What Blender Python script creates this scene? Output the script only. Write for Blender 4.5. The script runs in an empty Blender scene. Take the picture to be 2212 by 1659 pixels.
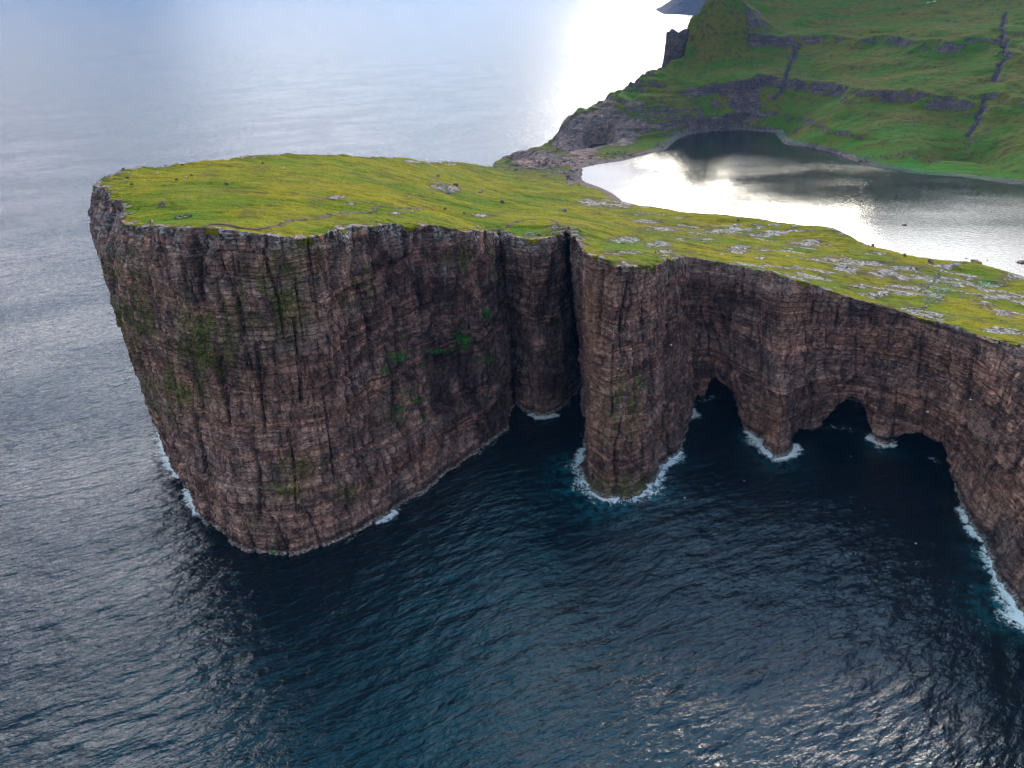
import bpy, bmesh, math, random
import numpy as np
from mathutils import Vector, Matrix
scene = bpy.context.scene
COL = scene.collection
R = math.radians
# ---------------------------------------------------------------- camera
CAM_H = 200.0
FOC = 780.0
PITCH = math.atan((384 + 25) / FOC)
cd = bpy.data.cameras.new('camera'); cam = bpy.data.objects.new('camera', cd); COL.objects.link(cam)
cam.location = (0, 0, CAM_H); cam.rotation_euler = (math.pi/2 - PITCH, 0, 0)
cd.sensor_width = 36; cd.lens = 36 * FOC / 1024; cd.clip_start = 1; cd.clip_end = 60000
scene.camera = cam
# ---------------------------------------------------------------- sky, sun, exposure
SUN_AZ, SUN_EL = R(17), R(21)
SUND = Vector((math.sin(SUN_AZ)*math.cos(SUN_EL), math.cos(SUN_AZ)*math.cos(SUN_EL), math.sin(SUN_EL)))
scene.view_settings.view_transform = 'Standard'
scene.view_settings.look = 'None'
scene.view_settings.gamma = 1
scene.view_settings.exposure = 0.78
w = bpy.data.worlds.new('World'); scene.world = w; w.use_nodes = True

class NT:
    """small helper for building node trees"""
    def __init__(s, tree): s.t = tree; tree.nodes.clear()
    def n(s, typ, ins=None, **kw):
        nd = s.t.nodes.new(typ)
        for k, v in kw.items(): setattr(nd, k, v)
        for k, v in (ins or {}).items(): s.link(v, nd.inputs[k])
        return nd
    def link(s, v, sock):
        if isinstance(v, bpy.types.NodeSocket): s.t.links.new(v, sock)
        elif isinstance(v, bpy.types.Node): s.t.links.new(v.outputs[0], sock)
        else:
            if isinstance(v, (tuple, list)) and len(v) == 3 and sock.type == 'RGBA': v = (*v, 1)
            sock.default_value = v
    def m(s, op, a, b=0.0, c=None, clamp=False):
        nd = s.t.nodes.new('ShaderNodeMath'); nd.operation = op; nd.use_clamp = clamp
        s.link(a, nd.inputs[0]); s.link(b, nd.inputs[1])
        if c is not None: s.link(c, nd.inputs[2])
        return nd.outputs[0]
    def mix(s, f, a, b, mode='MIX'):
        nd = s.t.nodes.new('ShaderNodeMix'); nd.data_type = 'RGBA'; nd.blend_type = mode
        s.link(f, nd.inputs[0]); s.link(a, nd.inputs[6]); s.link(b, nd.inputs[7])
        return nd.outputs[2]
    def noise(s, vec, scale, detail=4, rough=0.55, dist=0.0):
        nd = s.n('ShaderNodeTexNoise', {'Vector': vec, 'Scale': scale, 'Detail': detail, 'Roughness': rough, 'Distortion': dist})
        return nd.outputs[0]
    def ramp(s, v, lo, hi, a=0.0, b=1.0, smooth=True):
        nd = s.n('ShaderNodeMapRange', {0: v, 1: lo, 2: hi, 3: a, 4: b})
        nd.interpolation_type = 'SMOOTHSTEP' if smooth else 'LINEAR'
        return nd.outputs[0]
    def mapv(s, vec, scale=(1,1,1), rot=(0,0,0), loc=(0,0,0)):
        return s.n('ShaderNodeMapping', {'Vector': vec, 'Scale': scale, 'Rotation': rot, 'Location': loc}).outputs[0]
    def attr(s, name):
        return s.n('ShaderNodeAttribute', attribute_name=name)

g = NT(w.node_tree)
sky = g.n('ShaderNodeTexSky', sky_type='NISHITA', sun_disc=False, sun_elevation=SUN_EL, sun_rotation=SUN_AZ, altitude=200,
          air_density=1.0, dust_density=0.6, ozone_density=3.0)
tc = g.n('ShaderNodeTexCoord')
dirv = tc.outputs['Generated']
dt = g.n('ShaderNodeVectorMath', {0: dirv, 1: tuple(SUND)}, operation='DOT_PRODUCT').outputs['Value']
# thick bright cloud around the hidden sun, greyer and broken away from it
cl = g.noise(g.mapv(dirv, (1, 1, 2.4)), 2.1, 6, 0.55, 0.4)
loc = g.n('ShaderNodeSeparateXYZ', {0: g.n('ShaderNodeVectorRotate', {'Vector': dirv, 'Axis': (0, 0, 1), 'Angle': SUN_AZ}, rotation_type='AXIS_ANGLE').outputs[0]})
lx, ly, lz = loc.outputs
front = g.ramp(ly, -0.25, 0.75)
ex = g.m('ADD', g.m('POWER', g.m('DIVIDE', g.m('ABSOLUTE', g.m('SUBTRACT', lx, 0.04)), g.ramp(lx, -0.05, 0.15, 0.38, 0.50)), 2.0), g.m('POWER', g.m('DIVIDE', g.m('ABSOLUTE', g.m('SUBTRACT', lz, 0.29)), 0.13), 2.0))
glow = g.m('MULTIPLY', g.m('EXPONENT', g.m('MULTIPLY', ex, -1.0)), front)
glow2 = g.m('POWER', g.m('MAXIMUM', dt, 0.0), 16.0)
gl = g.m('MULTIPLY', g.m('ADD', g.m('MULTIPLY', glow, 21.0), g.m('MULTIPLY', glow2, 4.5)), g.ramp(cl, 0.3, 0.7, 0.6, 1.25))
lowc = g.m('MULTIPLY', front, g.ramp(lz, 0.95, 0.35, 0.25, 1.0))
left = g.m('MULTIPLY', g.m('MULTIPLY', g.ramp(lx, -0.15, -0.55), front), g.m('MULTIPLY', g.ramp(lz, 0.20, 0.40), g.ramp(lz, 0.74, 0.52)))
gl = g.m('ADD', gl, g.m('MULTIPLY', left, g.ramp(cl, 0.35, 0.6, 24.0, 54.0)))
grey = g.m('ADD', g.m('MULTIPLY', g.ramp(cl, 0.36, 0.62, 5.0, 16.0), g.m('ADD', g.m('MULTIPLY', lowc, 0.9), g.ramp(ly, 0.1, -0.5, 0.30, 0.95))), gl)
tint = g.mix(g.ramp(lz, 0.50, 0.78), g.mix(g.m('MULTIPLY', g.ramp(lx, -0.10, -0.5), g.ramp(lz, 0.36, 0.16)), (1.0, 0.93, 0.94), (0.26, 0.66, 1.0)), (0.38, 0.80, 1.0))
cloudcol = g.mix(1.0, tint, g.n('ShaderNodeCombineColor', {0: grey, 1: grey, 2: grey}).outputs[0], 'MULTIPLY')
gap = g.m('MULTIPLY', g.ramp(lx, -0.25, -0.62), g.ramp(lz, 0.34, 0.12))      # blue gap low on the left
cov = g.ramp(g.m('SUBTRACT', g.m('ADD', cl, g.m('MULTIPLY', g.m('SUBTRACT', 0.62, lz), 0.35)), g.m('MULTIPLY', gap, 0.45)), 0.42, 0.58, 0.12, 0.97)
blue = g.mix(1.0, sky.outputs[0], g.mix(g.ramp(lz, 0.15, 0.55), (0.22, 0.40, 0.58), (1.0, 1.5, 1.9)), 'MULTIPLY')
def lobe(az, el, wid):
    az, el = R(az), R(el)
    d_ = g.n('ShaderNodeVectorMath', {0: dirv, 1: (math.sin(az)*math.cos(el), math.cos(az)*math.cos(el), math.sin(el))}, operation='DOT_PRODUCT').outputs['Value']
    return g.m('EXPONENT', g.m('DIVIDE', g.m('SUBTRACT', d_, 1.0), 1-math.cos(R(wid))))
high = g.noise(g.mapv(dirv, (1, 1, 1)), 5.0, 5, 0.6, 0.5)
bright_gap = g.m('MULTIPLY', lobe(1, 64, 15), g.ramp(high, 0.35, 0.65, 0.7, 1.2))
grey_veil = g.m('MULTIPLY', lobe(29, 56, 12), g.ramp(high, 0.38, 0.62, 0.5, 1.4))
skyc = g.mix(cov, blue, cloudcol)
def addc(base_, fac, colr):
    cc = g.mix(1.0, colr, g.n('ShaderNodeCombineColor', {0: fac, 1: fac, 2: fac}).outputs[0], 'MULTIPLY')
    return g.mix(1.0, base_, cc, 'ADD')
skyc = addc(skyc, bright_gap, (0.6, 10.5, 15.0))
skyc = addc(skyc, grey_veil, (9.5, 8.6, 9.8))
skyc = addc(skyc, g.m('MULTIPLY', lobe(30, 20, 6.0), 1.0), (60.0, 60.0, 58.0))
hz = g.ramp(lz, 0.02, 0.36)
azs = g.m('EXPONENT', g.m('MULTIPLY', g.m('POWER', g.m('DIVIDE', lx, 0.34), 2.0), -1.0))
hzcol = g.mix(g.m('MULTIPLY', azs, front), (0.004, 0.065, 0.165), (0.40, 0.47, 0.52))
skyc = g.mix(1.0, skyc, g.mix(hz, hzcol, (1, 1, 1)), 'MULTIPLY')
bg = g.n('ShaderNodeBackground', {'Color': skyc, 'Strength': 0.10})
g.n('ShaderNodeOutputWorld', {'Surface': bg.outputs[0]})
ld = bpy.data.lights.new('sun', 'SUN'); ld.energy = 2.6; ld.angle = R(15); ld.color = (1.0, 0.93, 0.80)
sun = bpy.data.objects.new('sun', ld); COL.objects.link(sun)
sun.rotation_euler = SUND.to_track_quat('Z', 'Y').to_euler()

# ---------------------------------------------------------------- helpers
PX = 1024 / 2212.0          # outlines below were measured in a 2212 px wide view of the place
def ray(u, v):
    x = (u*PX - 512) / FOC; y = (384 - v*PX) / FOC
    return np.array([x, math.cos(PITCH) + y*math.sin(PITCH), -math.sin(PITCH) + y*math.cos(PITCH)])
def at(u, v, z):
    r = ray(u, v); t = (z - CAM_H) / r[2]; return np.array([r[0]*t, r[1]*t])
def atY(u, v, Y):
    r = ray(u, v); t = Y / r[1]; return np.array([r[0]*t, Y, CAM_H + r[2]*t])
def pix(x, y, z):
    zz = z - CAM_H
    zc = y*math.cos(PITCH) - zz*math.sin(PITCH); yc = y*math.sin(PITCH) + zz*math.cos(PITCH)
    return (512 + FOC*x/zc)/PX, (384 - FOC*yc/zc)/PX

def hsh(i, j, k, seed=0):
    h = (i.astype(np.int64)*374761393 + j.astype(np.int64)*668265263 + k.astype(np.int64)*2147483647 + seed*974711) & 0xffffffff
    h = ((h ^ (h >> 13)) * 1274126177) & 0xffffffff
    h = ((h ^ (h >> 16)) * 2246822519) & 0xffffffff
    return ((h ^ (h >> 15)) & 0xffffff) / float(0xffffff)
def vnoise(x, y, z=None, seed=0):
    x = np.asarray(x, float); y = np.asarray(y, float)
    z = np.zeros_like(x) if z is None else np.asarray(z, float)
    xi, yi, zi = np.floor(x), np.floor(y), np.floor(z)
    fx, fy, fz = x-xi, y-yi, z-zi
    fx = fx*fx*(3-2*fx); fy = fy*fy*(3-2*fy); fz = fz*fz*(3-2*fz)
    r = 0
    for a in (0, 1):
        for b in (0, 1):
            for c in (0, 1):
                r = r + hsh(xi+a, yi+b, zi+c, seed)*(fx if a else 1-fx)*(fy if b else 1-fy)*(fz if c else 1-fz)
    return r*2-1
def fbm(x, y, z=None, oct=4, seed=0, gain=0.5):
    s = 0; a = 1; tot = 0
    z = 0*np.asarray(x, float) if z is None else z
    for o in range(oct):
        s = s + a*vnoise(x*2**o + 17.3*o, y*2**o - 9.1*o, z*2**o + 3.7*o, seed+o); tot += a; a *= gain
    return s/tot
def sst(x, a, b):
    t = np.clip((x-a)/(b-a), 0, 1); return t*t*(3-2*t)
def segdist(x, y, P, closed=False):
    """distance to polyline P and nearest segment index"""
    P = np.asarray(P, float); n = len(P)
    best = np.full(np.shape(x), 1e9)
    for i in range(n if closed else n-1):
        a = P[i]; b = P[(i+1) % n]; d = b-a; L = max(d@d, 1e-9)
        t = np.clip(((x-a[0])*d[0] + (y-a[1])*d[1])/L, 0, 1)
        best = np.minimum(best, np.hypot(x-a[0]-t*d[0], y-a[1]-t*d[1]))
    return best
def inside(x, y, P):
    P = np.asarray(P, float); n = len(P); c = np.zeros(np.shape(x), bool)
    for i in range(n):
        x0, y0 = P[i]; x1, y1 = P[(i+1) % n]
        if y0 == y1: continue
        c ^= ((y0 > y) != (y1 > y)) & (x < (x1-x0)*(y-y0)/(y1-y0) + x0)
    return c
def sdist(x, y, P):
    d = segdist(x, y, P, True); return np.where(inside(x, y, P), d, -d)

def tag(o, label=None, cat=None, group=None, kind=None):
    if label: o['label'] = label
    if cat: o['category'] = cat
    if group: o['group'] = group
    if kind: o['kind'] = kind
    return o
def mesh_obj(name, V, Fq, mat, parent=None, attrs=None, smooth=True):
    me = bpy.data.meshes.new(name)
    V = np.asarray(V, np.float32); Fq = np.asarray(Fq, np.int32); k = Fq.shape[1]
    me.vertices.add(len(V)); me.vertices.foreach_set('co', V.ravel())
    me.loops.add(Fq.size); me.loops.foreach_set('vertex_index', Fq.ravel())
    me.polygons.add(len(Fq)); me.polygons.foreach_set('loop_start', np.arange(0, Fq.size, k, dtype=np.int32))
    me.polygons.foreach_set('use_smooth', np.full(len(Fq), smooth))
    me.update(calc_edges=True)
    for nme, arr in (attrs or {}).items():
        a = me.attributes.new(nme, 'FLOAT', 'POINT'); a.data.foreach_set('value', np.asarray(arr, np.float32).ravel())
    me.materials.append(mat)
    o = bpy.data.objects.new(name, me); COL.objects.link(o)
    if parent: o.parent = parent
    return o
def gridfaces(nr, nc):
    i = np.arange(nr-1)[:, None]*nc + np.arange(nc-1)[None]
    i = i.ravel()
    return np.stack([i, i+1, i+nc+1, i+nc], 1)
def compact(V, F, attrs):
    used = np.zeros(len(V), bool); used[F.ravel()] = True
    m = np.cumsum(used)-1
    return V[used], m[F], {k: a[used] for k, a in attrs.items()}
def newmat(name):
    m = bpy.data.materials.new(name); m.use_nodes = True; return m, NT(m.node_tree)
def finish(g, col, rough=0.9, normal=None, spec=0.2, alpha=None, **kw):
    ins = {'Base Color': col, 'Roughness': rough, 'Specular IOR Level': spec}
    if normal is not None: ins['Normal'] = normal
    if alpha is not None: ins['Alpha'] = alpha
    ins.update(kw)
    p = g.n('ShaderNodeBsdfPrincipled', ins)
    g.n('ShaderNodeOutputMaterial', {'Surface': p.outputs[0]})
    return p

# ---------------------------------------------------------------- rim / waterline pairs of the near cliffs
# (rim px), (waterline px), height of the rim in metres
PAIRS = [
 ((203,403),(352,905),117.5),((226,407),(354,925),118),((238,414),(356,945),118),((234,429),(362,972),118.5),((258,443),(372,1000),119.5),((263,455),(385,1015),120.5),((256,470),(400,1037),121.5),((272,487),(430,1092),123.5),
 ((330,494),(462,1138),126),((400,499),(535,1192),128),((470,500),(600,1203),129),((560,508),(660,1197),128),((640,512),(725,1177),126),
 ((680,513),(765,1156),125),((710,503),(800,1130),123),((745,493),(830,1115),121),((780,487),(870,1090),120),((850,490),(920,1055),116),((900,491),(955,1030),113),((940,487),(990,1007),111),
 ((985,495),(1020,984),108),((1020,505),(1055,962),105),((1048,498),(1082,940),101),((1062,501),(1099,925),98),((1074,498),(1107,860),95),((1081,494),(1111,812),95),
 ((1098,507),(1121,868),95),((1118,512),(1133,884),95),((1150,516),(1162,901),95),((1180,512),(1195,897),95),((1203,506),(1222,876),95),
 ((1217,504),(1240,845),96),((1229,488),(1256,700),96),((1237,512),(1262,890),100),((1247,522),(1264,950),101.5),((1260,543),(1267,1000),103),
 ((1285,558),(1280,1042),104),((1330,576),(1310,1070),104),((1370,578),(1348,1066),103),((1402,577),(1393,1040),101),((1438,567),(1437,1003),97),
 ((1462,560),(1466,968),92),((1475,556),(1481,917),88),((1484,557),(1497,868),85),((1520,565),(1540,862),83),((1560,572),(1572,885),82),
 ((1600,580),(1606,925),82),((1640,588),(1640,945),83),((1660,593),(1660,975),84),((1682,598),(1677,988),84),((1702,604),(1702,980),83),((1725,610),(1716,958),82),((1760,620),(1742,935),80),
 ((1800,632),(1785,925),78),((1850,648),(1828,925),75),((1900,660),(1875,940),73),((1930,667),(1896,954),72),((1952,673),(1918,957),71),((1985,685),(1940,958),71),
 ((2030,701),(1990,975),71),((2070,714),(2030,1005),71),((2110,724),(2058,1045),72),((2160,736),(2075,1090),74),((2212,750),(2096,1128),76),
 ((2270,770),(2122,1160),78),((2330,795),(2152,1195),80),((2390,840),(2170,1255),82),((2460,900),(2215,1335),84),((2560,1000),(2290,1450),86),
 ((2750,1200),(2420,1650),88)]
BACK = [((1062,361),16),((1040,359),30),((1000,352),52),((960,348),65),((885,343),84),((850,342),89),((750,338),97),((640,335),104),((530,336),110),
        ((480,346),111),((400,355),113),((350,359),114),((300,361),115),((262,368),116),((243,376),116.5),((225,384),117),((208,397),117)]
rim = []; base = []
for (p, z) in BACK:
    q = at(*p, z); rim.append((q[0], q[1], z)); base.append(q)
nb = len(BACK)
rr = np.array(rim)[:, :2]
tb = np.gradient(rr, axis=0); tb /= np.linalg.norm(tb, axis=1)[:, None]
nbk = np.stack([tb[:, 1], -tb[:, 0]], 1)      # right of travel
# outward side of the back coast is towards -x / +y : flip where needed
ctr = np.array([-40., 380.])
for i in range(nb):
    n_ = nbk[i] if nbk[i] @ (rr[i]-ctr) > 0 else -nbk[i]
    base[i] = rr[i] + n_*(-1.5 + 10*min(1, max(0, nb-5-i)/6))
for (p, b, z) in PAIRS:
    q = at(*p, z); rim.append((q[0], q[1], z)); base.append(at(*b, 0))
rim = np.array(rim); base = np.array(base)

# ---------------------------------------------------------------- height field of all land
ctl = [tuple(r) for r in rim[::1]]
def c(u, v, z): q = at(u, v, z); ctl.append((q[0], q[1], z))
def cY(u, v, Y): ctl.append(tuple(atY(u, v, Y)))
for u, v, z in [(330,440,121),(420,400,118),(480,450,125),(620,390,112),(620,450,121),(760,380,103),(760,440,115),(880,380,92),(880,430,105),
                (1000,380,62),(1000,410,83),(1000,450,96),(1100,385,44),(1100,420,66),(1100,460,84),(1180,400,45),(1180,430,62),(1200,460,82),
                (1280,415,40),(1300,440,52),(1300,480,74),(1300,520,92),(1400,500,74),(1400,540,86),(1500,480,56),(1500,520,72),
                (1600,490,54),(1600,540,70),(1700,500,53),(1700,560,68),(1800,520,52),(1800,580,66),(1900,570,52),(1900,620,62),(2000,580,47),(2000,630,58),
                (2100,600,44),(2100,660,58),(2200,630,42),(2200,690,60),(2400,720,48),(2500,800,62)]: c(u, v, z)
# crest that hides the near lake shore, then the drop behind it
CREST = [(1400,450,36),(1430,457,44),(1470,463,47),(1560,467,50),(1640,475,50),(1750,490,50),(1800,497,49),(1840,512,47),(1870,530,46),(1930,545,44),
         (2010,560,42),(2100,567,40),(2150,578,39),(2212,600,38),(2350,640,37),(2500,700,37)]
for u, v, z in CREST:
    c(u, v, z); q = at(u, v, z); d = q/np.linalg.norm(q); ctl.append((*(q + d*26), 30.0)); ctl.append((*(q + d*60), 24.0))
# isthmus and shelf
for u, v, z in [(1365,447,31),(1350,441,31),(1320,418,31),(1250,385,31.5),(1255,363,31.5),(1225,375,33),(1180,378,31),(1130,372,24),(1100,362,12),(1085,355,5),
                (1150,352,14),(1200,348,22),(1130,345,6)]: c(u, v, z)
SHORE = [(1255,363),(1290,355),(1340,348),(1400,334),(1440,323),(1462,303),(1490,290),(1530,284),(1600,281),(1672,285),(1682,300),(1700,312),(1760,320),(1810,333),(1850,348),(1900,364),(1990,376),(2080,382),(2150,392),(2212,401),(2400,430),(2700,480)]
for u, v in SHORE: c(u, v, 30.5)
# far hill : px and distance
for u, v, Y in [(1400,320,915),(1400,300,930),(1330,300,935),(1235,300,950),(1300,285,955),(1150,330,950),(1205,300,985),
    (1230,262,990),(1260,232,1015),(1295,210,1040),(1335,188,1055),(1372,155,1072),(1420,141,1090),(1455,137,1105),(1478,100,1130),(1484,60,1150),(1492,30,1165),(1522,0,1185),(1560,-25,1210),
    (1400,230,985),(1400,190,1030),(1500,245,990),(1500,215,1020),(1500,175,1060),(1500,120,1130),(1500,60,1190),(1600,240,985),(1600,205,1020),(1600,165,1060),(1600,100,1140),(1600,40,1250),(1600,0,1330),
    (1800,250,930),(1800,215,985),(1800,180,1040),(1800,130,1110),(1800,80,1190),(1800,40,1290),(1800,0,1380),(1800,-30,1480),
    (2000,320,820),(2000,270,880),(2000,230,920),(2000,180,985),(2000,120,1060),(2000,70,1140),(2000,30,1240),(2000,-10,1340),
    (2212,350,760),(2212,300,810),(2212,250,860),(2212,180,920),(2212,120,990),(2212,60,1080),(2212,20,1180),(2212,-15,1280),
    (2500,350,760),(2500,200,880),(2500,80,1000),(2500,0,1150)]: cY(u, v, Y)
for x, y, z in [(300,1500,250),(600,1700,380),(900,1500,325),(1200,1300,290),(900,1900,420),(300,1900,430),(1300,1800,320),(260,1320,175),(420,120,70),(330,60,75),(600,420,20),(500,560,18),(300,700,18),(450,800,20),(200,800,20),(700,600,25)]:
    ctl.append((x, y, z))
ctl = np.array(ctl)
# drop near-duplicates
keep = []
for i, p in enumerate(ctl):
    if all((p[0]-ctl[j][0])**2 + (p[1]-ctl[j][1])**2 > 4 for j in keep): keep.append(i)
ctl = ctl[keep]
SC = 200.0
P2 = ctl[:, :2]/SC
def phi(r2): return np.where(r2 > 1e-12, 0.5*r2*np.log(np.maximum(r2, 1e-12)), 0)
nC = len(P2)
K = phi(((P2[:, None]-P2[None])**2).sum(-1)) + np.eye(nC)*0.0006
A = np.zeros((nC+3, nC+3)); A[:nC, :nC] = K; A[:nC, nC] = 1; A[:nC, nC+1:] = P2; A[nC:, :nC] = A[:nC, nC:].T
W = np.linalg.solve(A, np.concatenate([ctl[:, 2], [0, 0, 0]]))
def rbf(x, y):
    x = np.asarray(x, float); sh = x.shape; X = np.stack([x.ravel()/SC, np.asarray(y, float).ravel()/SC], 1); out = np.empty(len(X))
    for i in range(0, len(X), 40000):
        q = X[i:i+40000]
        out[i:i+40000] = phi(((q[:, None]-P2[None])**2).sum(-1))@W[:nC] + W[nC] + q@W[nC+1:]
    return out.reshape(sh)
# lake outline
LAKE = [at(u, v, 30) for u, v in [(1365,447),(1350,441),(1335,428),(1318,416),(1290,404),(1262,395),(1252,384),(1256,372)]] + [at(u, v, 30) for u, v in SHORE]
for u, v, z in CREST[::-1]:
    q = at(u, v, z); LAKE.append(q*(1 + 24/np.linalg.norm(q)))
LAKE = np.array(LAKE)
# small brackish pool and stream on the isthmus
POOL = np.array([at(u, v, 22) for u, v in [(1236,331),(1262,327),(1280,314),(1308,309),(1312,318),(1308,324),(1280,331),(1255,334)]])
# far sea coast (land on the right hand)
FCOAST = [at(1062,361,16)+(-2,14), at(1072,353,0), at(1100,340,0)] + [atY(u, v, Y)[:2]+(-6, 8) for u, v, Y in
    [(1110,332,960),(1150,312,975),(1203,291,990),(1213,265,1000),(1240,240,1020),(1290,210,1045),(1330,188,1060),(1370,155,1076),(1420,141,1094),(1452,137,1110)]] + \
    [atY(1478,100,1130)[:2]+(-8, 0), atY(1484,60,1150)[:2]+(-9, 0), atY(1492,30,1165)[:2]+(-9, 0), atY(1522,0,1185)[:2]+(-10, 0), np.array([330.,1330.]), np.array([380.,1500.]), np.array([700.,2600.])]
FC = np.array([p for p in FCOAST])
SEAP = np.concatenate([FC, [[-3000, 2600], [-3000, 860]]])     # open sea left of the far coast
def terr(x, y, detail=True):
    x = np.asarray(x, float); y = np.asarray(y, float)
    h = rbf(x, y)
    far = sst(y, 800, 900)
    n1 = fbm(x/55, y/40, oct=4, seed=3)
    h = h + far*n1*7
    # terraces of the far hill: lava flows crop out along the contours
    pert = fbm(x/80, y/80, oct=5, seed=8, gain=0.55)*13
    hi = h + pert
    ho = np.interp(hi, [30,44,45,57,58,66,67,78,80.5,91,92,100,101,112,113,126,128.5,142,143,152,153,400],
                       [30,43,46,56,59,65,67.5,74.5,83.5,90,93,99.5,102,111,114,123,131.5,141,144,151.5,154,400]) - pert
    mk = far*sst(h, 34, 46)*np.clip(0.85 + 1.0*fbm(x/120, y/60, oct=3, seed=9), 0.2, 1.15)
    hb = np.interp(hi, [30,71,75.5,81,116,121,127,400], [30,69,83.5,85,114,129,131,400]) - pert
    bm_ = far*np.maximum(sst(x, 170, 220)*sst(x, 560, 480)*sst(h, 50, 60)*sst(h, 104, 96), 0.8*sst(x, 250, 320)*sst(x, 640, 560)*sst(h, 98, 104))
    bm_ = bm_*np.clip(1.15+1.0*fbm(x/50, y/50, oct=2, seed=59), 0, 1)
    mk = np.maximum(mk, far*sst(h, 60, 68)*sst(h, 98, 90)*sst(x, 180, 220)*sst(x, 560, 470))
    h = h + (ho-h)*mk*(1-bm_) + (hb-h)*bm_
    m2 = far*sst(x, 250, 150)*sst(y, 1110, 1060)
    q = (h + 3*fbm(x/30, y/30, oct=3, seed=58))/5.0; q0 = np.floor(q); h = h + m2*((q0 + sst(q-q0, 0.55, 1.0) - q)*5.0)*0.8
    lk = sdist(x, y, LAKE)
    # keep land above the lake outside its outline, below inside
    h = np.where(lk > 0, np.minimum(h, 30 - 0.12*lk), h)
    h = np.where((lk <= 0) & (lk > -60), np.maximum(h, 30 + np.minimum(0.10*-lk, 1.0 + 0.02*-lk)), h)
    pl = sdist(x, y, POOL)
    h = np.where(pl > -14, h + (21.6 - np.clip(pl, 0, 3)*0.3 - h)*sst(pl, -14, 0), h)
    if detail:
        near = 1-far
        amp = sst(-lk, 2, 30)
        s1 = fbm(x/34, y/11, oct=4, seed=21)
        t1 = x/26+0.3*np.sin(y/40); t2 = y/4.6
        rd = 1-np.abs(fbm(t1, t2, oct=3, seed=31))*2
        h = h + near*amp*(s1*1.5 + 0.45*sst(rd, 0.6, 0.95) + 0.22*vnoise(x/2.2, y/2.2, seed=5))
        h = h + far*amp*(0.6*fbm(x/9, y/9, oct=3, seed=40))
        if GULLW:
            for P, wd in GULLW:
                wd = wd*0.3
                if (np.abs(x-P[:, 0].mean()) < 400).any() and (y > 700).any():
                    dd = segdist(x + 6*fbm(x/12, y/12, oct=2, seed=57), y, P[:, :2]); h = h - far*5*sst(dd, wd*2.2, 0)
    s = sdist(x, y, SEAP)                      # >0 in the sea
    s = s + 5*fbm(x/18, y/18, oct=3, seed=51) + 4*np.abs(fbm(x/9, y/9, oct=2, seed=55))*sst(y, 1090, 1130)
    prof = np.where(s < 0, np.minimum(-s*(3.6 + 10*sst(y, 1085, 1125) + (2.2+5*sst(y, 1085, 1125))*fbm(x/16, y/16, oct=3, seed=54)), 400), -6)
    h = h + far*sst(-s, 110, 50)*sst(h, 3, 12)*(3.2*fbm(x/10, y/14, h/6, oct=4, seed=52) + 2.5*(1-2*np.abs(fbm(x/22, y/22, oct=3, seed=53)))*sst(s, -60, -5))
    h = np.where(s > -90, np.minimum(h, np.where(s < 0, prof, -6)), h)
    return h
GULLW = []
def hit(u, v, z0=-50):
    """where the line of sight first meets the land"""
    r = ray(u, v); t = np.concatenate([np.arange(150, 1000, 1.5), np.arange(1000, 2200, 4)])
    x, y, z = r[0]*t, r[1]*t, CAM_H + r[2]*t
    b = z < terr(x, y)
    i = int(np.argmax(b)) if b.any() else len(t)-1
    return np.array([x[i], y[i], terr(x[i:i+1], y[i:i+1])[0]])
def hits(pts): return np.array([hit(*p) for p in pts])

RIMP = rim[:, :2]
LANDP = np.concatenate([RIMP, [[260, 20], [1600, 20], [1600, 2600], [700, 2600]], (FC + [-14, 6])[::-1]])
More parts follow.
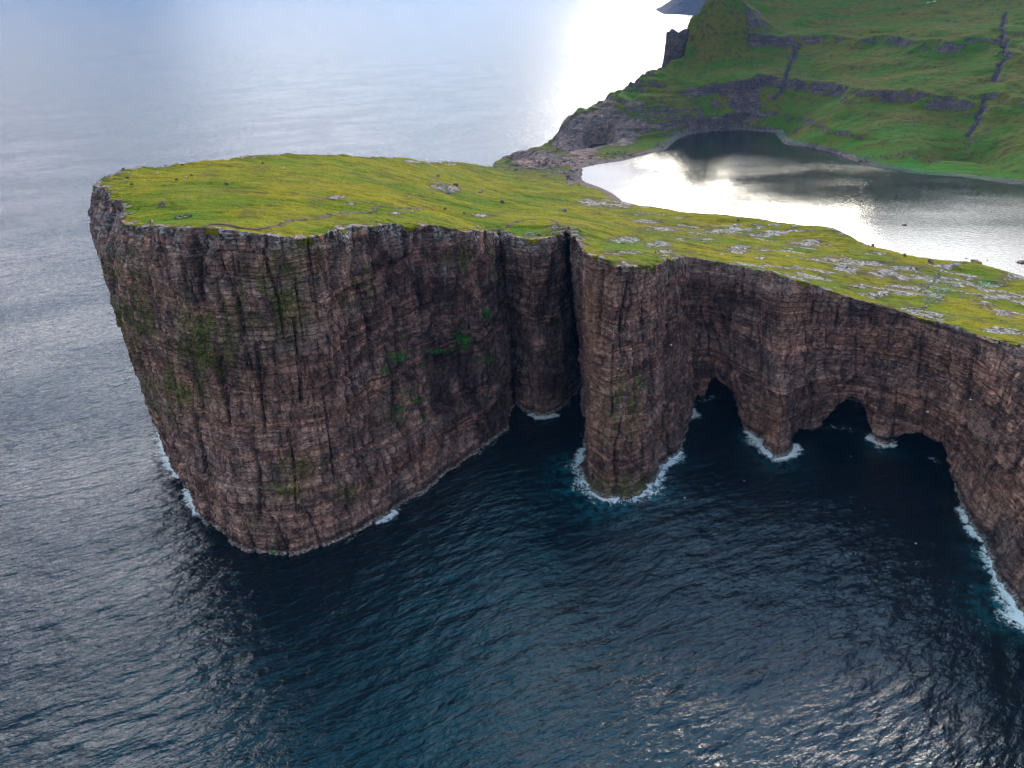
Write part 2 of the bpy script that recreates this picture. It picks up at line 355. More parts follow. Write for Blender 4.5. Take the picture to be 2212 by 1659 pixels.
# ---------------------------------------------------------------- land material
def land_material():
    m, g = newmat('turf and basalt')
    pos = g.n('ShaderNodeNewGeometry').outputs['Position']
    nrm = g.n('ShaderNodeNewGeometry').outputs['True Normal']
    sp = g.n('ShaderNodeSeparateXYZ', {0: pos})
    A = {k: g.attr(k).outputs['Fac'] for k in ('rock', 'pale', 'moss', 'vivid', 'stain_shade', 'dirt', 'far', 'warm')}
    # grass
    gn1 = g.noise(g.mapv(pos, (1, 1.5, 1)), 0.022, 5, 0.6)
    gn2 = g.noise(g.mapv(pos, (1, 1.8, 1)), 0.12, 5, 0.62, 0.6)
    gn3 = g.noise(pos, 0.9, 4, 0.7)
    grass = g.mix(g.ramp(gn1, 0.35, 0.62), (0.088, 0.124, 0.004), (0.205, 0.165, 0.006))
    grass = g.mix(g.ramp(gn2, 0.55, 0.70, 0, 0.7), grass, (0.085, 0.068, 0.018))
    grass = g.mix(g.ramp(gn2, 0.40, 0.28, 0, 0.8), grass, (0.060, 0.120, 0.010))
    gn4 = g.noise(pos, 0.045, 5, 0.65, 0.8)
    grass = g.mix(g.ramp(gn4, 0.50, 0.66, 0, 0.85), grass, (0.100, 0.080, 0.020))
    grass = g.mix(g.ramp(gn4, 0.42, 0.30, 0, 0.6), grass, (0.055, 0.100, 0.010))
    grass = g.mix(g.m('MULTIPLY', A['warm'], 0.8), grass, (0.170, 0.165, 0.014))
    grass = g.mix(g.m('MULTIPLY', A['vivid'], 1.0), grass, (0.035, 0.150, 0.012))
    fargr = g.mix(g.ramp(gn1, 0.38, 0.6), (0.058, 0.110, 0.010), (0.115, 0.100, 0.018))
    fargr = g.mix(g.ramp(gn2, 0.48, 0.66, 0, 0.8), fargr, (0.050, 0.040, 0.022))
    fargr = g.mix(g.m('MULTIPLY', A['vivid'], 0.8), fargr, (0.045, 0.150, 0.014))
    grass = g.mix(A['far'], grass, fargr)
    hs = g.n('ShaderNodeHueSaturation', {'Value': g.ramp(gn3, 0.25, 0.75, 0.62, 1.35, False), 'Color': grass}).outputs[0]
    grass = g.mix(A['dirt'], hs, (0.115, 0.068, 0.040))
    # rock
    wv = g.noise(pos, 0.03, 3, 0.5)
    strat = g.n('ShaderNodeCombineXYZ', {0: g.m('MULTIPLY', sp.outputs[0], 0.05), 1: g.m('MULTIPLY', sp.outputs[1], 0.05), 2: g.m('ADD', sp.outputs[2], g.m('MULTIPLY', wv, 7.0))}).outputs[0]
    st = g.noise(strat, 0.60, 3, 0.6)
    st2 = g.noise(strat, 0.10, 3, 0.6)
    streak = g.noise(g.mapv(pos, (1, 1, 0.10)), 0.35, 5, 0.62, 0.3)
    rn = g.noise(pos, 0.75, 6, 0.7)
    rb = g.noise(pos, 0.045, 4, 0.6)
    rock = g.mix(g.mix(g.ramp(g.noise(pos, 0.02, 2, 0.5), 0.40, 0.56, 0.35, 1.0), (0.55, 0.55, 0.55), g.ramp(st, 0.40, 0.60)), (0.115, 0.080, 0.072), (0.330, 0.230, 0.188))
    thin = g.ramp(g.m('ABSOLUTE', g.m('SUBTRACT', g.noise(strat, 0.60, 2, 0.5), 0.5)), 0.0, 0.035, 1.0, 0.0)
    patchy = g.ramp(g.noise(pos, 0.028, 3, 0.55), 0.40, 0.60, 0.5, 1.0)
    rock = g.mix(g.m('MULTIPLY', g.m('MULTIPLY', thin, patchy), 0.8), rock, (0.030, 0.022, 0.021))
    rock = g.mix(g.ramp(st2, 0.42, 0.62, 0, 0.7), rock, (0.235, 0.200, 0.185))
    rock = g.mix(g.ramp(rb, 0.50, 0.66, 0, 0.45), rock, (0.31, 0.20, 0.15))
    rock = g.mix(g.ramp(streak, 0.56, 0.70, 0, 0.7), rock, (0.030, 0.026, 0.028))
    rock = g.n('ShaderNodeHueSaturation', {'Value': g.ramp(rn, 0.32, 0.68, 0.55, 1.50, False), 'Color': rock}).outputs[0]
    vor = g.n('ShaderNodeTexVoronoi', {'Vector': g.mapv(g.n('ShaderNodeVectorMath', {0: pos, 1: g.n('ShaderNodeVectorMath', {0: g.n('ShaderNodeTexNoise', {'Vector': pos, 'Scale': 0.25, 'Detail': 3}).outputs[1], 1: (5, 5, 5)}, operation='MULTIPLY').outputs[0]}, operation='ADD').outputs[0], (1, 1, 0.5)), 'Scale': 0.26}, feature='DISTANCE_TO_EDGE').outputs[0]
    crk = g.ramp(vor, 0.0, 0.075, 1.0, 0.0)
    rock = g.mix(g.m('MULTIPLY', crk, 0.35), rock, (0.022, 0.018, 0.018))
    blot = g.noise(g.mapv(pos, (1, 1, 0.6)), 0.13, 5, 0.68, 0.8)
    rock = g.mix(1.0, rock, g.mix(g.ramp(blot, 0.36, 0.64), (0.42, 0.42, 0.46), (1.45, 1.35, 1.30)), 'MULTIPLY')
    rock = g.mix(g.m('MULTIPLY', A['warm'], g.ramp(rn, 0.3, 0.7, 0.3, 0.9)), rock, (0.34, 0.20, 0.13))
    rock = g.mix(A['stain_shade'], rock, g.mix(1.0, rock, (0.20, 0.20, 0.25), 'MULTIPLY'))
    rock = g.mix(1.0, rock, (1.60, 1.34, 1.20), 'MULTIPLY')
    spk = g.noise(pos, 1.3, 5, 0.75)
    spk2 = g.noise(g.mapv(pos, (0.55, 1.7, 1)), 0.9, 5, 0.7)
    palec = g.mix(g.ramp(spk2, 0.44, 0.60), (0.095, 0.072, 0.058), (0.66, 0.60, 0.54))
    rock = g.mix(A['pale'], rock, palec)
    rock = g.mix(g.m('MULTIPLY', A['moss'], g.ramp(spk, 0.36, 0.60)), rock, (0.125, 0.145, 0.022))
    rock = g.mix(g.m('MULTIPLY', A['vivid'], g.ramp(spk, 0.35, 0.55)), rock, (0.020, 0.22, 0.014))
    farr = g.mix(g.ramp(spk, 0.45, 0.62), (0.022, 0.023, 0.032), (0.20, 0.19, 0.21))
    rock = g.mix(g.m('MULTIPLY', A['far'], 0.75), rock, farr)
    # where rock shows through turf the edge is ragged
    rk = g.ramp(g.m('ADD', A['rock'], g.m('MULTIPLY', g.m('SUBTRACT', g.noise(g.mapv(pos, (1, 1.8, 1)), 0.42, 6, 0.72), 0.5), 0.9)), 0.44, 0.56)
    col = g.mix(rk, grass, rock)
    # relief
    b1 = g.m('MULTIPLY', g.m('ADD', g.m('MULTIPLY', rn, 1.5), g.m('ADD', g.m('SUBTRACT', g.m('MULTIPLY', st, 3.0), g.m('MULTIPLY', thin, 0.8)), g.m('SUBTRACT', g.m('MULTIPLY', streak, 1.3), g.m('MULTIPLY', crk, 0.9)))), rk)
    b2 = g.m('MULTIPLY', g.m('ADD', g.m('MULTIPLY', gn2, 2.2), g.m('MULTIPLY', gn3, 0.45)), g.m('SUBTRACT', 1.0, rk))
    bmp = g.n('ShaderNodeBump', {'Height': g.m('ADD', b1, b2), 'Strength': 0.9, 'Distance': 1.0})
    finish(g, col, 0.95, bmp.outputs[0], 0.03)
    return m
LAND = land_material()
AT0 = ('rock', 'pale', 'moss', 'vivid', 'stain_shade', 'dirt', 'far', 'warm')

def ell(u, v, L, soft=1.0):
    """sum of soft ellipses given as (u, v, ru, rv[, strength])"""
    r = np.zeros_like(u)
    for e in L:
        s = e[4] if len(e) > 4 else 1.0
        d = ((u-e[0])/e[2])**2 + ((v-e[1])/e[3])**2
        r = np.maximum(r, s*np.exp(-d*0.9*soft))
    return r
# ---------------------------------------------------------------- the near cliffs
def resample():
    mid = (rim[:, :2] + base)/2
    seg = np.maximum(np.linalg.norm(np.diff(rim[:, :2], axis=0), axis=1), np.linalg.norm(np.diff(base, axis=0), axis=1))
    idx = []; S = []; s = 0
    for i, L in enumerate(seg):
        step = 2.2 if i < nb-4 else 0.55
        if i > len(seg)-4: step = 1.5
        n = max(2, int(L/step))
        for k in range(n): idx.append(i + k/n); S.append(s + L*k/n)
        s += L
    return np.array(idx), np.array(S)
IDX, SS = resample()
def lerpP(P, idx):
    i = np.minimum(idx.astype(int), len(P)-2); f = (idx-i)[:, None]
    return P[i]*(1-f) + P[i+1]*f
RI = lerpP(rim, IDX); BA = lerpP(base, IDX)
def blocks(s, z, Wc, Hl, seed):
    zz = z + 0.25*Hl*vnoise(s/(Wc*3), z/(Hl*2), seed=seed)
    ly = np.floor(zz/Hl + 0.37*hsh(np.floor(s/(Wc*7)), np.zeros_like(s), np.zeros_like(s), seed))
    q = s/Wc + 3.1*hsh(ly, ly*0, ly*0, seed+1) + 0.22*vnoise(z/(Hl*0.6), s/(Wc*4), seed=seed+3)
    cx = np.floor(q); f = q-cx
    off = hsh(cx, ly, ly*0, seed+2)*2-1
    e = np.minimum(f, 1-f)*Wc
    return off, e
CAVES = [
 [(1497,1005),(1496,864),(1504,850),(1513,860),(1522,846),(1530,828),(1545,815),(1562,832),(1583,858),(1593,885),(1600,915),(1612,935),(1616,1005)],
 [(1713,1100),(1716,938),(1724,924),(1748,926),(1772,915),(1790,892),(1812,868),(1838,854),(1864,864),(1869,895),(1877,922),(1888,942),(1893,1100)],
 [(1927,1200),(1929,950),(1950,937),(1985,936),(2012,944),(2034,960),(2049,990),(2054,1030),(2066,1075),(2078,1104),(2080,1200)]]
CRACKS = [([(716,505),(730,600),(747,650),(740,700),(752,790),(765,860),(785,1000),(800,1090)], 3.4, 2.6), ([(425,512),(440,580),(442,650)], 7, 2.0), ([(578,520),(582,600)], 5, 1.5),
 ([(935,640),(945,700),(952,800)], 3, 2.0), ([(846,600),(850,690),(862,800)], 3, 1.6), ([(1086,505),(1094,600),(1100,700),(1106,860)], 4, 3), ([(1464,562),(1480,700),(1490,850)], 4, 3), ([(2198,800),(2165,900),(2150,990),(2112,1080)], 3.5, 2.2),
 ([(1657,890),(1641,960)], 3.5, 2.5), ([(2085,820),(2066,900),(2030,960)], 3, 1.3), ([(1575,590),(1578,700)], 3, 1.3), ([(930,500),(936,560)], 6, 2), ([(800,495),(812,560)], 6, 2), ([(870,500),(875,570)], 5, 2), ([(1000,505),(1003,560)], 5, 1.5),
 ([(640,600),(650,700),(668,800),(690,960)], 2.2, 1.2), ([(500,560),(520,700),(545,800)], 2.2, 1.2)]
def build_cliff():
    nr = 236; lo = -0.05
    T = np.concatenate([np.linspace(lo, 1, nr)])
    n = len(IDX)
    mid = (RI[:, :2]+BA)/2
    # smoothed outward direction
    tg = np.gradient(mid, SS, axis=0)
    k = 13; ker = np.hanning(k+2)[1:-1]; ker /= ker.sum()
    tg = np.stack([np.convolve(np.pad(tg[:, j], k//2, mode='edge'), ker, mode='valid') for j in (0, 1)], 1)
    tg /= np.maximum(np.linalg.norm(tg, axis=1), 1e-6)[:, None]
    N = np.stack([tg[:, 1], -tg[:, 0]], 1)
    t = T[:, None]; S = np.broadcast_to(SS[None], (nr, n)); 
    X = BA[None, :, 0]*(1-t) + RI[None, :, 0]*t; Y = BA[None, :, 1]*(1-t) + RI[None, :, 1]*t
    rz = np.maximum(RI[:, 2], 3)[None]
    Z = rz*t
    u, v = pix(X, Y, Z)
    fade = sst(np.minimum(rz-Z, 100), 0, 3)*0.7+0.3
    frontv = np.broadcast_to((IDX > nb-2)[None], X.shape).astype(float)
    right = sst(IDX, nb+37, nb+44)[None] * np.ones_like(X)
    d = 2.6*fbm(X/38, Y/38, Z/60, oct=3, seed=61)
    o1, e1 = blocks(S, Z, 15.0, 34.0, 70); o2, e2 = blocks(S+5, Z, 5.2, 13.0, 80); o3, e3 = blocks(S, Z, 1.9, 4.1, 90); o4, e4 = blocks(S, Z, 3.0, 1.7, 95)
    d = d + (o1*1.3 - 1.5*sst(e1, 0.9, 0.1))*(1-0.5*right) + o2*0.62 - 0.8*sst(e2, 0.6, 0.05)*(1-0.6*right) + o3*0.30 + o4*0.28
    # beds
    zb = Z + 2.2*fbm(X/45, Y/45, oct=2, seed=66)
    zq = zb/2.7; fz = zq-np.floor(zq); bq = hsh(np.floor(zq), zq*0, zq*0, 67); bq2 = hsh(np.floor(zq)+1, zq*0, zq*0, 67)
    bed = (bq + (bq2-bq)*sst(fz, 0.85, 1.0))*1.3 - 0.65 + vnoise(zb/6.5, zb*0, seed=68)*0.6 + vnoise(zb/0.9, zb*0, seed=65)*0.18
    d = d + bed*(0.30 + 0.55*np.maximum(right, sst(Z, 75, 35)))
    d = d + 0.32*fbm(X/3.2, Y/3.2, Z/3.2, oct=3, seed=69)
    # ribbed crags just under the rim of the main face
    d = d + 8.5*sst(IDX, nb-1.5, nb+0.5)[None]*sst(IDX, nb+8.5, nb+5)[None]*sst(rz-Z, 1, 20)*np.clip(t, 0, 1)**0.7
    rib = ell(u, v, [(880,540,190,70)])
    d = d + rib*2.2*(np.abs(vnoise(S/7.5, Z/60, seed=71))*2-0.7)
    for P, wpx, dep in CRACKS:
        dd = segdist(u + 3*vnoise(Z/4, S/9, seed=72), v, P)
        d = d - dep*sst(dd, wpx, wpx*0.25)
    ki_ = nb + [p[0] for p in PAIRS].index((1229, 488)); d = d - 12*sst(np.abs(IDX-ki_), 0.9, 0.3)[None]*sst(rz-Z, 3, 14)
    d = d*fade
    # ledge of broken rock at the foot of the pillar and at a few other feet
    led = ell(u, v, [(1300,1062,50,30),(1375,1055,50,30),(1268,1020,20,40),(2150,1180,60,60,0.8),(1677,985,30,20,0.5)])
    d = d + led*sst(Z, 3.4, 1.6)*(3.2+1.6*fbm(X/2.5, Y/2.5, oct=2, seed=73))
    d = d + sst(Z, 1.6, 0.4)*0.9*frontv
    # caves
    cav = np.zeros_like(X)
    for P in CAVES:
        uu = u + 5*fbm(X/6, Z/6, oct=3, seed=74); vv = v + 5*fbm(Z/6, X/6, oct=3, seed=75)
        ins = inside(uu, vv, P); dd = segdist(u, v, P, True)
        cav = np.maximum(cav, np.where(ins, sst(dd, -1, 5), 0))
    d = d - cav*34
    X = X + N[None, :, 0]*d; Y = Y + N[None, :, 1]*d
    # attributes
    rock = np.ones_like(X)
    rock = rock - 0.62*sst(rz-Z, np.maximum(4+7*vnoise(S/11, S*0, seed=84), 1.5), 0)*sst(fbm(X/5, Y/5, Z/8, oct=3, seed=85), -0.1, 0.25)
    dep = rz-Z
    rimn = fbm(X/3, Y/3, Z/3, oct=3, seed=76)
    rimw = 7 + 5*fbm(S/14, S*0, oct=2, seed=77)
    leftp = sst(IDX, nb+36, nb+24)[None]
    pale = sst(dep, rimw*1.3, 0)*sst(rimn, -0.35, 0.25)*(0.42+0.55*leftp)
    pale = np.maximum(pale, 0.75*sst(Z, 2.6, 0.7)*frontv)
    pale = np.maximum(pale, 0.6*ell(u, v, [(400,520,150,28),(250,480,40,60),(740,520,14,90),(1250,560,25,60,.8),(800,560,5,70,.8),(900,600,5,60,.7),(960,570,5,60,.8)])*sst(rimn, -0.3, 0.2))
    mo = fbm(X/4, Y/4, Z/7, oct=4, seed=78)
    moss = ell(u, v, [(600,640,80,90),(450,730,60,100),(385,840,50,50,1.2),(640,1005,45,25,.8),(622,1058,42,22),(760,1060,32,26,.7),(990,560,26,26,1.1),(1352,885,38,55,.9),(1340,1040,70,22,.9),
              (310,690,45,90,.9),(770,610,30,50),(560,1130,30,15,.5),(840,890,30,30,.6),(650,545,70,25,.5),(290,600,40,60,.7)])
    moss = moss*sst(mo, -0.35, 0.15)*1.3
    viv = ell(u, v, [(862,770,16,9),(918,790,9,9),(993,735,13,18,1.3),(1047,678,10,9),(900,865,22,5),(855,885,12,6),(945,758,22,5),(1060,565,5,22,1.2),(1071,610,4,20),(1386,828,7,9,1.2),(585,1188,7,12,1.3),(963,800,14,5),(1042,775,16,6),
              (880,730,10,5),(830,800,8,8),(700,690,6,5,.6),(1195,690,8,4),(875,845,14,6),(920,905,12,6,.8)])
    viv = viv*sst(fbm(X/2.4, Y/2.4, Z/1.6, oct=3, seed=79), -0.15, 0.12)*1.3
    stain_shade = ell(u, v, [(900,600,160,110,.8),(1000,620,110,110,.9),(940,760,90,90,.8),(980,800,150,150,1.0),(1060,900,60,90,.9),(1180,620,80,90,.8),(1200,800,60,120,.6),(1222,650,30,260,1.1),(1075,740,25,200,.9),(1040,700,60,200,.7),(1120,700,50,150,.8),(820,560,70,80,.6),(440,560,20,80,.8),(500,800,50,60,.5),(470,760,50,60,.6),(620,820,70,30,.6),
               (800,900,60,50,.4),(1400,850,50,120,.35),(1450,750,28,200,.75),(1550,640,90,40,.6),(1840,670,90,35,.8),(1900,770,100,60,.5),(1350,1030,90,40,.7),(2160,1200,70,60,.9),(2120,960,60,50,.3)])  # dark wet stains, plus shade painted on the right-facing sides by the cleft
    stain_shade = stain_shade*sst(fbm(X/9, Y/9, Z/22, oct=4, seed=81), -0.5, 0.15)
    stain_shade = np.maximum(stain_shade, 0.85*sst(Z, 6, 2)*sst(Z, 1.0, 2.0))
    stain_shade = np.maximum(stain_shade, sst(e1, 0.7, 0.1)*0.7)
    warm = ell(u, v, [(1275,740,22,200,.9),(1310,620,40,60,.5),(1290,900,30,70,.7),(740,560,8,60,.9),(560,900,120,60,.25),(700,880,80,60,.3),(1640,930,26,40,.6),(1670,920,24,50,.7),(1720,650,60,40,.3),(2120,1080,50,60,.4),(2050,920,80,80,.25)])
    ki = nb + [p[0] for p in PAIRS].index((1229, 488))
    slot_shade = sst(np.abs(IDX-ki), 1.0, 0.6)[None]
    stain_shade = np.maximum(stain_shade, slot_shade*1.0)  # shade of the deep cleft painted into its rock colour
    # lip: turf rows going inland
    offs = [0.5, 1.2, 2.2, 3.6, 5.5]
    rows = []
    nl = len(offs)
    Xr, Yr = X[-1], Y[-1]
    hz = terr(Xr, Yr)
    Z[-1] = hz
    for i in range(1, 8): Z[-1-i] = np.minimum(Z[-1-i], hz - 0.35*i)
    LX = [Xr - N[:, 0]*o for o in offs]; LY = [Yr - N[:, 1]*o for o in offs]
    LZ = [terr(a, b) + (0.22 if i < nl-1 else -0.25) for i, (a, b) in enumerate(zip(LX, LY))]
    X = np.vstack([X]+LX); Y = np.vstack([Y]+LY); Z = np.vstack([Z]+LZ)
    def ext(a, vals): return np.vstack([a]+[np.full(n, q) if np.isscalar(q) else q for q in vals])
    nz = fbm(SS/5, SS*0, oct=3, seed=83)
    gu, gv = pix(Xr, Yr, hz)
    bare = 0.12 + 0.60*sst(nz, -0.05, 0.3) + 0.5*ell(gu, gv, [(1225,500,30,12),(1250,520,14,20),(1460,560,20,10),(250,470,20,30),(760,500,40,15),(980,505,60,12)])
    rock = ext(rock, [bare+0.2, bare+0.05, bare-0.1, bare-0.25, 0.0]); pale = ext(pale, [0.2+0.5*sst(nz, -0.2, 0.3), 0.2+0.5*sst(nz, -0.2, 0.3), 0.5, 0.6, 0.8])
    z0 = [0.0]*nl
    moss = ext(moss, z0); viv = ext(viv, z0); stain_shade = ext(stain_shade, z0); warm = ext(warm, z0)
    dirt = ext(np.zeros((nr, n)), [0.8*(nz > 0.05), 0.5*(nz > 0.1), 0.0, 0.0, 0.0])
    rows_ = nr+nl
    V = np.stack([X, Y, Z], -1).reshape(-1, 3)
    F = gridfaces(rows_, n)
    at_ = dict(rock=rock, pale=pale, moss=moss, vivid=viv, stain_shade=stain_shade, dirt=dirt, far=np.zeros_like(rock), warm=warm)
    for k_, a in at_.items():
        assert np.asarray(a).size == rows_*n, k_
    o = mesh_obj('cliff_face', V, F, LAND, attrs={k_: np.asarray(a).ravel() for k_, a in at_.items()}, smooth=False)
    tag(o, kind='structure'); return o
build_cliff()

# ---------------------------------------------------------------- masks on the turf, laid out on the ground
PATHS = [([(325,487),(345,492),(380,493),(420,491),(455,486),(490,487),(515,493),(545,496),(580,493),(605,489),(612,484),(630,476),(665,476),(700,470),(735,463),(765,461),(800,463),(812,459),(806,450),(815,447),(850,450),(900,451),(912,448)], 1.1),
         ([(1032,495),(1060,495),(1098,492),(1104,484),(1125,476),(1150,474),(1180,474),(1195,477),(1212,490),(1228,502),(1240,503)], 1.0),
         ([(1895,655),(1950,672),(1972,680),(2010,688),(2060,703),(2110,722),(2160,742)], 0.9),
         ([(1862,648),(1880,655),(1905,662),(1925,667)], 0.8)]
PATHW = [(hits(P), w_) for P, w_ in PATHS]
OUTC = [(950,405,26,8),(975,408,20,9),(730,427,22,4),(350,441,8,5),(1285,402,30,4),(1270,437,26,8),(1240,390,26,6),(1315,440,36,10),(1350,440,20,10),(1150,362,70,4),(900,347,30,5),(960,353,40,4),(1200,370,40,6),
 (1355,517,40,9),(1420,528,32,9),(1345,545,45,5),(1330,570,28,8),(1440,545,20,10),(1205,497,26,10),(1150,508,20,6),(1255,520,16,12),(1430,495,45,6),(1400,478,40,4),(1500,490,22,5),(1560,500,55,6),(1640,508,50,5),
 (1500,517,45,4),(1600,537,26,8),(1650,540,20,5),(1700,500,40,4),(1780,480,18,3),(1740,525,40,8),(1790,560,40,6),(1830,580,40,8),(1870,570,60,8),(1930,590,60,9),(1980,600,60,9),(1960,620,40,8),(2050,605,60,10),(2100,615,70,9),
 (2020,640,26,12),(2160,640,60,6),(2120,660,30,5),(2170,680,25,6),(1900,635,30,6),(1850,620,30,5),(2190,600,30,8),(1960,580,40,6),(1760,600,30,4),(860,460,20,3),(1040,465,18,4),(1310,600,10,4),(760,440,12,4),(560,340,20,2),(1820,505,20,3),(2040,575,20,4)]
VIV = [(2040,625,40,20,.5),(2010,650,26,12,.6),(2130,610,26,8,.9),(1350,530,60,12,.5),(250,455,30,40,.6),(330,480,60,12,.6),(400,466,50,8,.6),(1130,500,60,10,.6)]
WARM = [(700,370,200,25,.5),(420,420,60,40,.7),(620,480,120,14,.8),(860,470,80,12,.6),(960,370,80,20,.7),(820,350,60,8,.5),(1140,470,60,10,.4)]
def land_attrs(X, Y, Z, far):
    u, v = pix(X, Y, Z)
    z = lambda: np.zeros_like(X)
    a = {k: z() for k in AT0}
    n = fbm(X/7, Y/4, oct=4, seed=101)
    n2 = fbm(X/16, Y/7, oct=3, seed=102)
    gx, gy = np.gradient(Z, X[0, 1]-X[0, 0], axis=1), np.gradient(Z, Y[1, 0]-Y[0, 0], axis=0)
    slope = np.hypot(gx, gy)
    rk = 0.95*ell(u, v, OUTC, 0.8)*(0.75 + 0.9*n)
    east = sst(X, 30, 110)*(1-far)
    rk = np.maximum(rk, east*sst(n2+0.5*n, 0.22, 0.40)*0.62)
    rk = np.maximum(rk, sst(slope, 0.85, 1.4)*0.8*(1-far))
    a['pale'] = 0.95*(1-far) + far*0.0
    a['dirt'] = 0.55*sst(rk, 0.12, 0.40)*(1-far)
    # far hill: rock where steep, and along gullies
    rf = sst(slope + 0.7*n, 0.80, 1.15)*far*(1-0.85*sst(X, 340, 300)*sst(Y, 1080, 1110))
    a['rock'] = np.maximum(rk, rf)
    a['far'] = far + z()
    # isthmus : shingle and bare basalt
    ish = np.maximum(ell(u, v, [(1180,350,90,14,1.1),(1235,385,12,16,1.2),(1150,335,60,14,1.2),(1250,300,60,40,1.3),(1290,270,70,32,1.3),(1340,290,60,30,1.0),(1250,345,60,10,1.2),(1380,270,70,18,.8),(1310,230,50,30,.7),(1370,225,50,12,.6)]), 0)*(0.9+0.5*n)
    a['rock'] = np.maximum(a['rock'], ish*sst(Y, 560, 640))
    isf = sst(ish, 0.3, 0.7)*sst(Y, 560, 640)
    a['far'] = np.where(isf > 0.5, 0.65, a['far'])
    a['pale'] = np.where((isf > 0.5), 0.12*sst(vnoise(Z/2.2, X/40, seed=104), -0.2, 0.4), a['pale'])
    # shingle rim of the lake
    lk = -sdist(X, Y, LAKE)
    sh = sst(Z, 34.5, 32.5)*sst(lk, 12, 9)*sst(Y, 560, 640)*sst(lk, -8, -2)
    a['rock'] = np.maximum(a['rock'], sh); a['pale'] = np.where(sh > 0.4, 0.38, a['pale']); a['far'] = np.where(sh > 0.4, 0.75, a['far'])
    a['vivid'] = ell(u, v, VIV) + far*(0.75*sst(Z, 62, 45)*sst(n2, -0.5, 0.2)*sst(u, 1400, 1500) + ell(u, v, [(1620,210,130,20,.8),(1930,370,90,22,.9),(1840,225,60,14,.6),(1500,330,40,18,.7)]))*sst(slope, 0.6, 0.3)
    a['warm'] = ell(u, v, WARM)
    for P, w_ in PATHW:
        d = segdist(X, Y, P[:, :2]); a['dirt'] = np.maximum(a['dirt'], 0.55*sst(d, w_*1.9, w_*0.7))
    a['dirt'] = np.maximum(a['dirt'], ell(u, v, [(355,489,26,5,.9),(1225,492,26,8,.9),(1455,563,18,6,.8),(1850,650,20,4,.5),(1980,686,40,4,.7),(900,490,40,8,.5)])*(0.7+0.8*n))
    if far.max() > 0.5:
        for P, wd in GULLW:
            wd = wd*0.28
            d = segdist(X + 6*fbm(X/12, Y/12, oct=2, seed=57), Y, P[:, :2])
            q = sst(d + wd*2.2*n, wd*1.3, wd*0.3)
            a['rock'] = np.maximum(a['rock'], q*0.7)
    a['stain_shade'] = far*sst(slope, 1.2, 2.2)*0.5*(1-isf)
    return a
GULL = [([(2175,25),(2165,60),(2172,110),(2158,160),(2150,175)], 6), ([(2125,215),(2118,250),(2095,290),(2085,320)], 5), ([(1722,100),(1705,140),(1690,190),(1672,215)], 5)]
GULLW = [(hits(P), w_) for P, w_ in GULL]

def build_terrain(name, x0, x1, y0, y1, cell, clip=1.6, drop=0.0):
    xs = np.arange(x0, x1+cell*0.5, cell); ys = np.arange(y0, y1+cell*0.5, cell)
    X, Y = np.meshgrid(xs, ys)
    Z = terr(X, Y)
    ld_ = sdist(X, Y, LANDP); lk = sdist(X, Y, LAKE)
    ok = (ld_ > clip) & (lk < 40) & (Z > -7)
    if drop: Z = Z - drop*sst(ld_, 9, 6)*(Y < 860)
    far = sst(Y + 20*fbm(X/30, Y/30, oct=2, seed=99), 660, 760)
    a = land_attrs(X, Y, Z, far)
    F = gridfaces(len(ys), len(xs))
    okf = ok.ravel()[F].all(1)
    V, F2, A2 = compact(np.stack([X, Y, Z], -1).reshape(-1, 3), F[okf], {k: v.ravel() for k, v in a.items()})
    return tag(mesh_obj(name, V, F2, LAND, attrs=A2), kind='structure')
build_terrain('headland', -230, 650, 60, 700, 1.25, drop=0.12)
build_terrain('hillside', -40, 1000, 700, 1300, 2.0)
build_terrain('hill_top', 220, 1540, 1300, 2200, 8.0)
# ---------------------------------------------------------------- sea
rng = np.random.RandomState(5)
NW = 64
LAM = 1.9*(36/1.9)**(np.linspace(0, 1, NW)**1.6)
WDIR = R(118) + rng.randn(NW)*R(25)
WK = 2*math.pi/LAM
WSL = 0.0165*np.interp(LAM, [2, 6, 12, 50], [0.9, 1.0, 0.5, 0.10])
WAMP = WSL/WK*math.sqrt(2); WPH = rng.rand(NW)*6.283
def eta(x, y, cell):
    e = np.zeros_like(x)
    for a, k, d, p, L in zip(WAMP, WK, WDIR, WPH, LAM):
        e += a*sst(L/cell, 2.2, 4.0)*np.sin(k*(x*math.cos(d) + y*math.sin(d)) + p)
    calm = 0.75 + 0.35*vnoise(x/130, y/130, seed=200)
    return e*calm
